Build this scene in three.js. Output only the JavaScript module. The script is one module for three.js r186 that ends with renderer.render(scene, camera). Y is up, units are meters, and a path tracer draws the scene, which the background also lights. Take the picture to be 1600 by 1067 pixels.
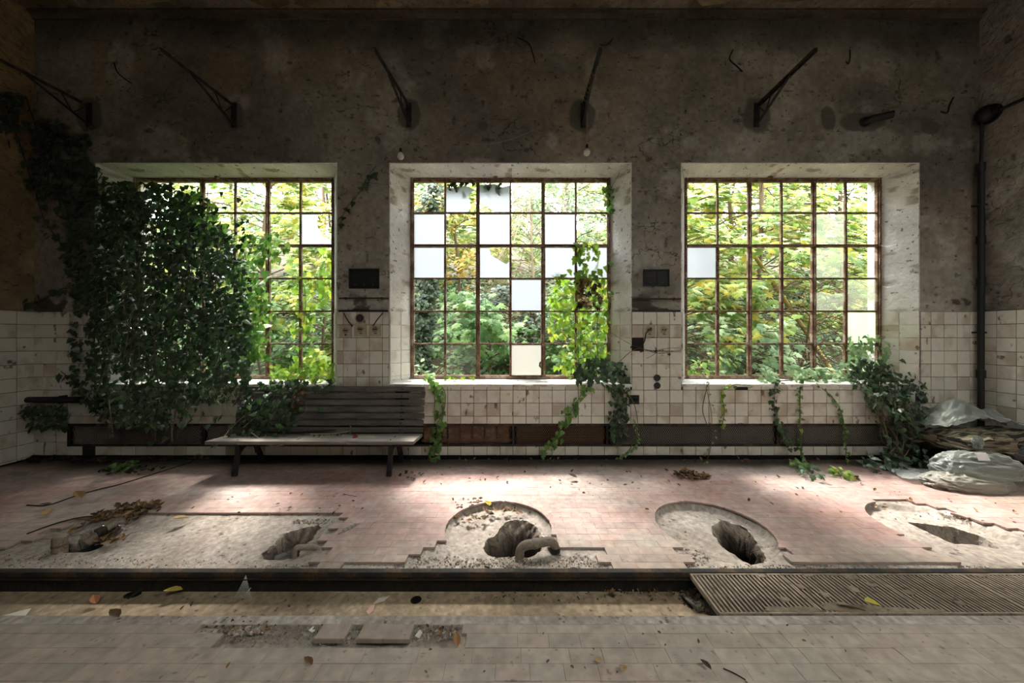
import * as THREE from 'three';
import { mergeGeometries } from 'three/addons/utils/BufferGeometryUtils.js';
import { RoundedBoxGeometry } from 'three/addons/geometries/RoundedBoxGeometry.js';
import { ImprovedNoise } from 'three/addons/math/ImprovedNoise.js';

// ---------------------------------------------------------------- camera, sky, exposure
const W = 1600, H = 1067, F = 540, VX = 800, VY = 525, CAMY = 1.41, CAMZ = 3.98;
const scene = new THREE.Scene();
const camera = new THREE.PerspectiveCamera(2 * Math.atan(H / 2 / F) * 180 / Math.PI, W / H, 0.05, 120);
camera.position.set(0, CAMY, CAMZ);
camera.lookAt(0, CAMY, 0);
camera.setViewOffset(W, H, 0, H / 2 - VY, W, H);
const renderer = new THREE.WebGLRenderer({ antialias: true });
renderer.shadowMap.enabled = true;
renderer.toneMapping = THREE.LinearToneMapping;
renderer.toneMappingExposure = 1.45;
{ // overcast sky: bright white zenith, dimmer towards the horizon, the same all round
  const w = 64, h = 32, d = new Float32Array(w * h * 4);
  for (let y = 0; y < h; y++) for (let x = 0; x < w; x++) {
    const s = Math.max(0, Math.sin(((y + 0.5) / h - 0.5) * Math.PI)), l = (1 + 2 * s) / 3, i = (y * w + x) * 4;
    d[i] = 0.97 * l; d[i + 1] = 0.99 * l; d[i + 2] = 1.02 * l; d[i + 3] = 1;
  }
  const sky = new THREE.DataTexture(d, w, h, THREE.RGBAFormat, THREE.FloatType);
  sky.mapping = THREE.EquirectangularReflectionMapping; sky.magFilter = THREE.LinearFilter; sky.needsUpdate = true;
  scene.background = sky; scene.backgroundIntensity = 11;
}
// hazy sun over the trees outside, high and a little to the left, shining in through the windows
const sun = new THREE.DirectionalLight(0xfff8f0, 11.2);
sun.position.set(-4.0, 26, -16.2); sun.target.position.set(0, 0, 0); sun.castShadow = true; sun.shadow.radius = 25;
sun.shadow.camera.left = -14; sun.shadow.camera.right = 14; sun.shadow.camera.top = 12; sun.shadow.camera.bottom = -12; sun.shadow.camera.near = 1; sun.shadow.camera.far = 60; sun.shadow.mapSize.set(4096, 4096);
scene.add(sun, sun.target);

// ---------------------------------------------------------------- helpers
let seed = 7;
const rnd = () => { seed = (seed + 0x6D2B79F5) | 0; let t = Math.imul(seed ^ (seed >>> 15), 1 | seed); t = (t + Math.imul(t ^ (t >>> 7), 61 | t)) ^ t; return ((t ^ (t >>> 14)) >>> 0) / 4294967296; };
const R = (a, b) => a + (b - a) * rnd();
const pick = (a) => a[Math.floor(rnd() * a.length)];
const clamp = (x, a, b) => Math.min(b, Math.max(a, x));
const sstep = (a, b, x) => { const t = clamp((x - a) / (b - a), 0, 1); return t * t * (3 - 2 * t); };
const lerp = (a, b, t) => a + (b - a) * t;
const V = (x, y, z) => new THREE.Vector3(x, y, z);
const perlin = new ImprovedNoise();
const pn = (x, y, z = 0.37) => perlin.noise(x, y, z);
const pfbm = (x, y, z = 0.37, o = 4) => { let s = 0, a = 0.5, f = 1; for (let i = 0; i < o; i++) { s += a * pn(x * f, y * f, z + i * 3.1); a *= 0.5; f *= 2.03; } return s; };
const ridge = (x, y, z, o = 3) => { let s = 0, a = 0.55, f = 1; for (let i = 0; i < o; i++) { s += a * (1 - 2.2 * Math.abs(pn(x * f, y * f, z * f + i * 7.7))); a *= 0.5; f *= 2.1; } return s; };
// a pixel of the 1600 x 1067 frame turned into a point on the plane z, or on the level y
const at = (px, py, z = 0) => { const d = CAMZ - z; return V((px - VX) * d / F, CAMY - (py - VY) * d / F, z); };
const onFloor = (px, py, y = 0) => { const d = F * (CAMY - y) / (py - VY); return V((px - VX) * d / F, y, CAMZ - d); };
const project = (p) => { const d = CAMZ - p.z; return d < 0.2 ? [-9999, 0, 1] : [VX + p.x * F / d, VY - (p.y - CAMY) * F / d, d]; };
const inPoly = (poly, x, y) => { let c = false; for (let i = 0, j = poly.length - 1; i < poly.length; j = i++) { const [xi, yi] = poly[i], [xj, yj] = poly[j]; if ((yi > y) !== (yj > y) && x < (xj - xi) * (y - yi) / (yj - yi) + xi) c = !c; } return c; };
const polyDist = (poly, x, y) => { // signed distance, negative inside
  let m = 1e9;
  for (let i = 0, j = poly.length - 1; i < poly.length; j = i++) {
    const [ax, ay] = poly[j], [bx, by] = poly[i], dx = bx - ax, dy = by - ay, t = clamp(((x - ax) * dx + (y - ay) * dy) / (dx * dx + dy * dy || 1), 0, 1);
    m = Math.min(m, Math.hypot(x - ax - t * dx, y - ay - t * dy));
  }
  return inPoly(poly, x, y) ? -m : m;
};
const used = new Map();
const numbered = (n) => { const k = used.get(n) ?? 0; used.set(n, k + 1); return k ? n + '_' + String(k).padStart(3, '0') : n; };
const shade = (m) => { m.castShadow = m.receiveShadow = true; return m; };
function thing(name, label, category, pos = [0, 0, 0], group, kind) {
  const o = new THREE.Group(); o.name = numbered(name); o.position.set(...pos);
  o.userData = { label, category };
  if (group) o.userData.group = group;
  if (kind) o.userData.kind = kind;
  scene.add(o); return o;
}
function part(name, geo, mat, parent, label) {
  const m = shade(new THREE.Mesh(geo, mat)); m.name = numbered(name); parent.add(m);
  if (label) m.userData.label = label;
  return m;
}
function solo(name, geo, mat, label, category, group, kind) { // a thing that is one mesh
  const m = shade(new THREE.Mesh(geo, mat)); m.name = numbered(name); m.userData = { label, category };
  if (group) m.userData.group = group;
  if (kind) m.userData.kind = kind;
  scene.add(m); return m;
}
const merge = (gs) => { const l = gs.map((g) => { const n = g.index ? g.toNonIndexed() : g; for (const k of Object.keys(n.attributes)) if (!['position', 'normal', 'uv'].includes(k)) n.deleteAttribute(k); return n; }); return l.length === 1 ? l[0] : mergeGeometries(l); };
// uv in metres, taken along the face's main axis
function metreUV(g0) {
  const g = g0.index ? g0.toNonIndexed() : g0, p = g.attributes.position, uv = new Float32Array(p.count * 2), a = V(), b = V(), c = V();
  for (let i = 0; i < p.count; i += 3) {
    a.fromBufferAttribute(p, i); b.fromBufferAttribute(p, i + 1); c.fromBufferAttribute(p, i + 2);
    const n = b.clone().sub(a).cross(c.clone().sub(a)), x = Math.abs(n.x), y = Math.abs(n.y), z = Math.abs(n.z);
    [a, b, c].forEach((q, k) => { const [u, v] = x > y && x > z ? [q.z, q.y] : y > z ? [q.x, q.z] : [q.x, q.y]; uv[(i + k) * 2] = u; uv[(i + k) * 2 + 1] = v; });
  }
  g.setAttribute('uv', new THREE.BufferAttribute(uv, 2)); return g;
}
class MB { // quads and triangles with flat normals, uv and tint
  constructor() { this.p = []; this.u = []; this.c = []; }
  tri(a, b, c, ua, ub, uc, col) { for (const q of [a, b, c]) this.p.push(q.x, q.y, q.z); for (const q of [ua, ub, uc]) this.u.push(q[0], q[1]); if (col) for (let i = 0; i < 3; i++) this.c.push(...col); return this; }
  quad(a, b, c, d, ua, ub, uc, ud, col) { return this.tri(a, b, c, ua, ub, uc, col).tri(a, c, d, ua, uc, ud, col); }
  geo() {
    const g = new THREE.BufferGeometry();
    g.setAttribute('position', new THREE.Float32BufferAttribute(this.p, 3)); g.setAttribute('uv', new THREE.Float32BufferAttribute(this.u, 2));
    if (this.c.length) g.setAttribute('color', new THREE.Float32BufferAttribute(this.c, 3));
    g.computeVertexNormals(); return g;
  }
}
// a flat piece (tile, plank, slab) with chamfered upper edges: o corner of its back, u and v its unit axes, n its outward axis
function slabInto(mb, o, u, v, n, w, h, t, ch, uvf, col, skew = 0) {
  const P = (a, b, c) => o.clone().addScaledVector(u, a).addScaledVector(v, b).addScaledVector(n, c);
  const b = [P(0, 0, 0), P(w, 0, 0), P(w, h, 0), P(0, h, 0)], m = [P(0, 0, t - ch), P(w, 0, t - ch), P(w, h, t - ch), P(0, h, t - ch)];
  const s = () => skew ? R(-skew, skew) : 0, k = [P(ch, ch, t + s()), P(w - ch, ch, t + s()), P(w - ch, h - ch, t + s()), P(ch, h - ch, t + s())];
  const U = [uvf(0, 0), uvf(w, 0), uvf(w, h), uvf(0, h)];
  const flip = u.clone().cross(v).dot(n) < 0, q = (a, c, d, e, x, y, z, k2) => flip ? mb.quad(e, d, c, a, k2, z, y, x, col) : mb.quad(a, c, d, e, x, y, z, k2, col);
  q(k[0], k[1], k[2], k[3], ...U);
  for (let i = 0; i < 4; i++) { const j = (i + 1) % 4; q(m[i], m[j], k[j], k[i], U[i], U[j], U[j], U[i]); q(b[i], b[j], m[j], m[i], U[i], U[j], U[j], U[i]); }
  return mb;
}
// a six-sided block from a quad a b c d and an offset
function hexa(a, b, c, d, off) {
  const mb = new MB(), z = [0, 0], A = a.clone().add(off), B = b.clone().add(off), C = c.clone().add(off), D = d.clone().add(off);
  const f = (p, q, r, s) => mb.quad(p, q, r, s, z, z, z, z);
  if (b.clone().sub(a).cross(d.clone().sub(a)).dot(off) < 0) { f(a, b, c, d); f(D, C, B, A); f(b, a, A, B); f(c, b, B, C); f(d, c, C, D); f(a, d, D, A); }
  else { f(d, c, b, a); f(A, B, C, D); f(a, b, B, A); f(b, c, C, B); f(c, d, D, C); f(d, a, A, D); }
  return metreUV(mb.geo());
}
function box(w, h, d, x = 0, y = 0, z = 0, r = 0.004) {
  const g = r > 0 ? new RoundedBoxGeometry(w, h, d, 1, Math.min(r, w / 2.2, h / 2.2, d / 2.2)) : new THREE.BoxGeometry(w, h, d);
  g.translate(x, y, z); return metreUV(g);
}
const tube = (pts, r, seg = 24, sides = 8, closed = false) => new THREE.TubeGeometry(new THREE.CatmullRomCurve3(pts, closed), seg, r, sides, closed);
function rod(a, b, w, h = w, r = 0.003) { // a squared bar from a to b
  const l = a.distanceTo(b), g = new RoundedBoxGeometry(w, h, l, 1, Math.min(r, w / 2.5, h / 2.5)), m = new THREE.Matrix4().lookAt(a, b, Math.abs(a.x - b.x) + Math.abs(a.z - b.z) < 1e-4 ? V(0, 0, 1) : V(0, 1, 0));
  g.applyMatrix4(m); g.translate((a.x + b.x) / 2, (a.y + b.y) / 2, (a.z + b.z) / 2); return metreUV(g);
}
function pipeGeo(pts, r, bend = 0.06, sides = 16) { // a pipe with rounded bends
  const path = new THREE.CurvePath();
  let last = pts[0];
  for (let i = 1; i < pts.length - 1; i++) {
    const a = pts[i].clone().add(pts[i - 1].clone().sub(pts[i]).setLength(bend)), b = pts[i].clone().add(pts[i + 1].clone().sub(pts[i]).setLength(bend));
    path.add(new THREE.LineCurve3(last, a)); path.add(new THREE.QuadraticBezierCurve3(a, pts[i], b)); last = b;
  }
  path.add(new THREE.LineCurve3(last, pts[pts.length - 1]));
  return new THREE.TubeGeometry(path, pts.length * 14, r, sides, false);
}
const ring = (p, dir, r, len) => { const g = new THREE.CylinderGeometry(r, r, len, 18); g.applyQuaternion(new THREE.Quaternion().setFromUnitVectors(V(0, 1, 0), dir.clone().normalize())); g.translate(p.x, p.y, p.z); return g; };

// ---------------------------------------------------------------- textures
const hash = (x, y, s) => { let n = (x * 374761393 + y * 668265263 + s * 974711) | 0; n = Math.imul(n ^ (n >>> 13), 1274126177); return ((n ^ (n >>> 16)) >>> 0) / 4294967296; };
function vn(x, y, P, s) { const xi = Math.floor(x), yi = Math.floor(y); let fx = x - xi, fy = y - yi; fx = fx * fx * (3 - 2 * fx); fy = fy * fy * (3 - 2 * fy); const m = (k) => ((k % P) + P) % P, a = m(xi), b = m(xi + 1), c = m(yi), d = m(yi + 1); return lerp(lerp(hash(a, c, s), hash(b, c, s), fx), lerp(hash(a, d, s), hash(b, d, s), fx), fy); }
function fb(x, y, P, s, o = 4) { let t = 0, a = 0.5, n = 0; for (let i = 0; i < o; i++) { t += a * vn(x, y, P, s + i * 17); n += a; a *= 0.5; x *= 2; y *= 2; P *= 2; } return t / n; }
function tex(w, h, fn, size, srgb = true) { // fn(u, v) -> [r, g, b] 0..1; size in metres [x, y] of one repeat
  const d = new Uint8Array(w * h * 4);
  for (let y = 0; y < h; y++) for (let x = 0; x < w; x++) { const c = fn((x + 0.5) / w, (y + 0.5) / h), i = (y * w + x) * 4; d[i] = clamp(c[0], 0, 1) * 255; d[i + 1] = clamp(c[1], 0, 1) * 255; d[i + 2] = clamp(c[2], 0, 1) * 255; d[i + 3] = 255; }
  const t = new THREE.DataTexture(d, w, h); t.wrapS = t.wrapT = THREE.RepeatWrapping; t.magFilter = THREE.LinearFilter; t.minFilter = THREE.LinearMipmapLinearFilter; t.generateMipmaps = true;
  if (srgb) t.colorSpace = THREE.SRGBColorSpace;
  if (size) t.repeat.set(1 / size[0], 1 / size[1]);
  t.needsUpdate = true; return t;
}
const mixc = (a, b, t) => [lerp(a[0], b[0], t), lerp(a[1], b[1], t), lerp(a[2], b[2], t)];
const mul = (a, k) => [a[0] * k, a[1] * k, a[2] * k];

const LX = -5.5, RX = 5.38, CEIL = 5.12, TILETOP = 1.69, REAR = 7.4;
const CHF = 1.911, CHN = 2.232, CHD = -0.12; // channel: far edge, near edge, depth
// plaster of the window wall, laid once over the whole wall
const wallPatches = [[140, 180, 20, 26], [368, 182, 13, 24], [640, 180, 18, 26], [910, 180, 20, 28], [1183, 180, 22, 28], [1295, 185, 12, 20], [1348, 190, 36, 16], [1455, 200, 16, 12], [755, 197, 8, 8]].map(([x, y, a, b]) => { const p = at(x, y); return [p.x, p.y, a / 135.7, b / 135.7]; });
function plasterAt(x, y, s) {
  const big = fb(x * 0.6 + 40, y * 0.6 + 40, 512, s, 4), mid = fb(x * 3 + 90, y * 3.6 + 90, 512, s + 5, 5), fine = fb(x * 22 + 300, y * 22 + 300, 4096, s + 9, 3);
  let c = mixc([0.43, 0.415, 0.38], [0.64, 0.62, 0.575], clamp(big * 1.5 - 0.3 + (mid - 0.5) * 0.9, 0, 1));
  c = mixc(c, [0.63, 0.53, 0.42], sstep(0.5, 0.72, fb(x * 0.9 + 11, y * 1.1 + 60, 512, s + 31, 4)) * 0.35);   // brownish damp
  c = mixc(c, [0.72, 0.71, 0.68], sstep(0.58, 0.7, fb(x * 2.2 + 70, y * 2.2 + 21, 512, s + 47, 5)) * 0.5); // bare pale patches
  c = mul(c, 0.86 + 0.28 * fine);
  const spot = fb(x * 9 + 160, y * 9 + 160, 2048, s + 61, 4);
  c = mul(c, 1 - 0.3 * sstep(0.74, 0.84, spot) - 0.4 * sstep(0.76, 0.84, fb(x * 26 + 60, y * 34 + 60, 4096, s + 67, 3)));                                                              // dark flakes
  c = mul(c, 1 - 0.3 * sstep(0.68, 0.82, fb(x * 13 + 210, y * 26 + 210, 4096, s + 71, 4)) * sstep(0.4, 0.6, fb(x * 1.5 + 77, y * 1.5 + 77, 512, s + 73, 3)));
  const crack = Math.abs(fb(x * 1.7 + 30, y * 2.6 + 30, 512, s + 77, 5) - 0.5);
  c = mul(c, 1 - 0.5 * (1 - sstep(0.0, 0.006, crack)) * sstep(0.5, 0.62, fb(x * 1.2, y * 1.2, 512, s + 83, 2)));
  return c;
}
const plasterMap = tex(2048, 1024, (u, v) => {
  const x = LX + u * (RX - LX), y = v * CEIL;
  let c = plasterAt(x, y, 3);
  c = mul(c, 1 - 0.42 * sstep(4.55, 5.0, y + 0.5 * (fb(x * 0.9 + 9, 4, 512, 91, 3) - 0.5)));                    // darker towards the ceiling, with a wavy edge
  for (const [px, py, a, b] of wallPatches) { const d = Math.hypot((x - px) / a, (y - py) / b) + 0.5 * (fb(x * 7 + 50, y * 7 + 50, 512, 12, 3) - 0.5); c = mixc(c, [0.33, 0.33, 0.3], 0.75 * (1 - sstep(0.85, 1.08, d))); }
  if (y < 1.93) { const d = sstep(0.55, 0.62, fb(x * 4 + 7, y * 5 + 7, 512, 23, 4)); c = mixc(c, [0.22, 0.2, 0.17], d * 0.8 * sstep(1.95, 1.8, y)); } // knocked-off render above the tiles
  return c;
});
const plasterMap2 = tex(1024, 1024, (u, v) => plasterAt(u * 6, v * 6, 8), [6, 6]);
const ochreMap = tex(1024, 1024, (u, v) => { const c = plasterAt(u * 6, v * 6, 19); return [c[0] * 0.93, c[1] * 0.84, c[2] * 0.68]; }, [6, 6]);
const plasterBump = tex(1024, 1024, (u, v) => { const a = fb(u * 12, v * 12, 12, 4, 5), b = fb(u * 64, v * 64, 64, 14, 3); const k = 0.65 * a + 0.35 * b - 0.25 * sstep(0.6, 0.7, fb(u * 24, v * 24, 24, 44, 3)); return [k, k, k]; }, [2, 2], false);
const whiteMap = tex(1024, 1024, (u, v) => {
  const a = fb(u * 6, v * 6, 6, 71, 5), f = fb(u * 80, v * 80, 80, 72, 2);
  let c = mul([0.91, 0.905, 0.885], 0.86 + 0.22 * a + 0.1 * (f - 0.5));
  c = mixc(c, [0.5, 0.45, 0.37], sstep(0.6, 0.78, fb(u * 9, v * 14, 126, 73, 5)) * 0.55);
  return mul(c, 1 - 0.4 * sstep(0.74, 0.82, fb(u * 44, v * 44, 44, 74, 3)));
}, [1.6, 1.6]);
const tileMap = tex(1024, 1024, (u, v) => {
  const a = fb(u * 5, v * 5, 5, 31, 5), f = fb(u * 90, v * 90, 90, 32, 2);
  let c = mul([0.87, 0.865, 0.83], 0.95 + 0.07 * a + 0.05 * (f - 0.5));
  c = mixc(c, [0.56, 0.48, 0.38], sstep(0.56, 0.78, fb(u * 9, v * 7, 9 * 7, 33, 5)) * 0.45);
  c = mixc(c, [0.3, 0.22, 0.17], sstep(0.74, 0.84, fb(u * 34, v * 22, 34 * 22, 34, 4)) * 0.7);
  return c;
}, [2.4, 2.4]);
const groutMap = tex(512, 512, (u, v) => mul([0.13, 0.115, 0.1], 0.6 + 0.8 * fb(u * 20, v * 20, 20, 21, 4)), [1, 1]);
// floor: reddish clinker under dust, laid once over the whole floor
const FZ1 = 4.6;
const floorMap = tex(2048, 1024, (u, v) => {
  const x = LX + u * (RX - LX), z = v * FZ1;
  const dust = fb(x * 1.1 + 20, z * 1.6 + 20, 512, 51, 5), f = fb(x * 26 + 400, z * 26 + 400, 4096, 52, 3), m = fb(x * 5 + 30, z * 9 + 30, 1024, 53, 4);
  let c = mixc([0.635, 0.51, 0.475], [0.7, 0.65, 0.615], clamp(dust * 1.7 - 0.35 + (m - 0.5) * 0.7, 0, 1));
  c = mixc(c, [0.69, 0.635, 0.605], 0.8 * sstep(1.9, 2.6, z) * clamp(0.35 + dust, 0, 1));
  c = mixc(c, [0.64, 0.61, 0.55], 0.6 * sstep(1.45, 1.9, z + 0.5 * (dust - 0.5)));
  c = mul(c, 0.88 + 0.24 * f);
  c = mul(c, 1 - 0.22 * sstep(0.8, 0.9, fb(x * 40 + 90, z * 60 + 90, 8192, 54, 2)));
  c = mixc(c, [0.2, 0.18, 0.15], 0.95 * sstep(0.36, 0.1, z + 0.25 * (fb(x * 1.5 + 5, z * 1.5 + 5, 512, 55, 4) - 0.5)) * 0.9);  // much darker along the wall foot, with an uneven edge
  return c;
});
const screedMap = tex(1024, 1024, (u, v) => {
  const a = fb(u * 7, v * 7, 7, 61, 5), f = fb(u * 90, v * 90, 90, 62, 3);
  let c = mixc([0.6, 0.56, 0.52], [0.735, 0.7, 0.665], clamp(a * 1.7 - 0.35, 0, 1)); c = mul(c, 0.78 + 0.4 * f);
  return mul(c, 1 - 0.35 * sstep(0.74, 0.84, fb(u * 60, v * 60, 60, 63, 3)));
}, [2.2, 2.2]);
const screedBump = tex(1024, 1024, (u, v) => { const k = 0.5 * fb(u * 24, v * 24, 24, 64, 4) + 0.5 * fb(u * 110, v * 110, 110, 65, 2); return [k, k, k]; }, [1.5, 1.5], false);
const rustMap = tex(512, 512, (u, v) => { const a = fb(u * 6, v * 6, 6, 81, 5), f = fb(u * 60, v * 60, 60, 82, 3); let c = mixc([0.3, 0.2, 0.14], [0.52, 0.4, 0.31], a * f * 2.4); return mixc(c, [0.66, 0.63, 0.57], sstep(0.56, 0.68, fb(u * 10, v * 10, 10, 83, 5)) * 0.65); }, [0.5, 0.5]);
const ironMap = tex(512, 512, (u, v) => mul(mixc([0.17, 0.165, 0.16], [0.31, 0.24, 0.18], sstep(0.45, 0.7, fb(u * 8, v * 8, 8, 84, 5))), 0.75 + 0.5 * fb(u * 50, v * 50, 50, 85, 2)), [0.5, 0.5]);
const woodMap = tex(1024, 512, (u, v) => { const g = fb(u * 4, v * 90, 90 * 4, 86, 4), k = fb(u * 14, v * 40, 560, 87, 3), s = fb(u * 5, v * 5, 5, 88, 3); return mul(mixc([0.45, 0.44, 0.425], [0.68, 0.665, 0.64], clamp(g * 1.5 - 0.25 + (s - 0.5) * 0.6, 0, 1)), 0.8 + 0.35 * k); }, [1.1, 0.5]);
const barkMap = tex(1024, 512, (u, v) => { const g = fb(u * 10, v * 60, 600, 95, 4), k = sstep(0.35, 0.5, fb(u * 8, v * 24, 192, 96, 5)); return mul(mixc([0.3, 0.26, 0.2], [0.74, 0.69, 0.6], clamp(g * 1.1 - 0.1, 0, 1)), 0.35 + 0.65 * k); }, [1.2, 0.6]);
const soilMap = tex(512, 512, (u, v) => mul(mixc([0.2, 0.17, 0.12], [0.33, 0.3, 0.2], fb(u * 8, v * 8, 8, 97, 4)), 0.6 + 0.8 * fb(u * 60, v * 60, 60, 98, 2)), [1.5, 1.5]);

const NOP = 0;
const std = (o) => new THREE.MeshStandardMaterial({ side: THREE.DoubleSide, ...o });
const phy = (o) => new THREE.MeshPhysicalMaterial({ side: THREE.DoubleSide, ...o });
const MAT = {
  plaster: std({ map: plasterMap, bumpMap: plasterBump, bumpScale: 0.03, roughness: 0.95 }),
  plaster2: std({ map: plasterMap2, bumpMap: plasterBump, bumpScale: 0.03, roughness: 0.95 }),
  ochre: std({ map: ochreMap, bumpMap: plasterBump, bumpScale: 0.03, roughness: 0.95 }),
  white: std({ map: whiteMap, bumpMap: plasterBump, bumpScale: 0.012, roughness: 0.85 }),
  tile: std({ map: tileMap, vertexColors: true, roughness: 0.35 }),
  grout: std({ map: groutMap, roughness: 1 }),
  floor: std({ map: floorMap, vertexColors: true, bumpMap: screedBump, bumpScale: 0.002, roughness: 0.72 }),
  screed: std({ map: screedMap, vertexColors: true, bumpMap: screedBump, bumpScale: 0.008, roughness: 1 }),
  concrete: std({ map: screedMap, bumpMap: screedBump, bumpScale: 0.006, roughness: 0.95 }),
  stainedConcrete: std({ map: screedMap, color: 0x4a463c, bumpMap: screedBump, bumpScale: 0.01, roughness: 0.9 }),
  rust: std({ map: rustMap, roughness: 0.85, metalness: 0.1 }),
  iron: std({ map: ironMap, roughness: 0.7, metalness: 0.35 }),
  meshWire: std({ color: 0x8c8880, roughness: 0.8, metalness: 0.2 }),
  black: std({ color: 0x16171a, roughness: 0.55 }),
  hole: std({ color: 0x060606, roughness: 1 }),
  grate: std({ map: screedMap, color: 0xeae2d6, roughness: 0.8, metalness: 0.2 }),
  wood: std({ map: woodMap, color: 0xb4b2ae, roughness: 0.85 }),
  litWood: std({ map: woodMap, color: 0xe6e0d6, roughness: 0.85 }),  // seat copy of the bench wood, lightened to carry the light on it
  blueIron: std({ map: ironMap, color: 0xd0e2f2, roughness: 0.6, metalness: 0.2 }),
  bark: std({ map: barkMap, bumpMap: barkMap, bumpScale: 0.02, roughness: 1 }),
  soil: std({ map: soilMap, roughness: 1 }),
  frosted: phy({ color: 0x7f848a, roughness: 0.97, transmission: 1, thickness: 0 }),
  haze: phy({ color: 0xdfe8d8, roughness: 0.4, transmission: 1, thickness: 0 }),
  clear: phy({ color: 0xf6f6f2, roughness: 0.12, transmission: 1, thickness: 0 }),
  creamPane: phy({ color: 0x9b9a92, roughness: 0.97, transmission: 0.7, thickness: 0 }),
  plastic: phy({ color: 0xb4bab6, roughness: 0.55, transmission: 0.75, thickness: 0, clearcoat: 0.6, clearcoatRoughness: 0.25 }),
  sack: phy({ color: 0x88847a, roughness: 0.6, clearcoat: 0.3, clearcoatRoughness: 0.35 }),
  darkPlastic: phy({ color: 0x14161a, roughness: 0.35, clearcoat: 0.5, clearcoatRoughness: 0.3 }),
  twig: std({ color: 0x6b5a45, roughness: 1 }),
  darkTwig: std({ color: 0x2c261e, roughness: 1 }),
  paleTwig: std({ color: 0x9a8f74, roughness: 1 }),
  greenStem: std({ color: 0x5d6b35, roughness: 0.9 }),
  web: phy({ color: 0xf2f2ee, roughness: 0.9, transmission: 0.4, thickness: 0 }),
  paper: std({ color: 0xd9d3c6, roughness: 0.95 }),
  porcelain: std({ map: whiteMap, color: 0xb9b09c, roughness: 0.4 }),
  pvc: std({ map: screedMap, color: 0xd6cec2, roughness: 0.6 }),
};
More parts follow.
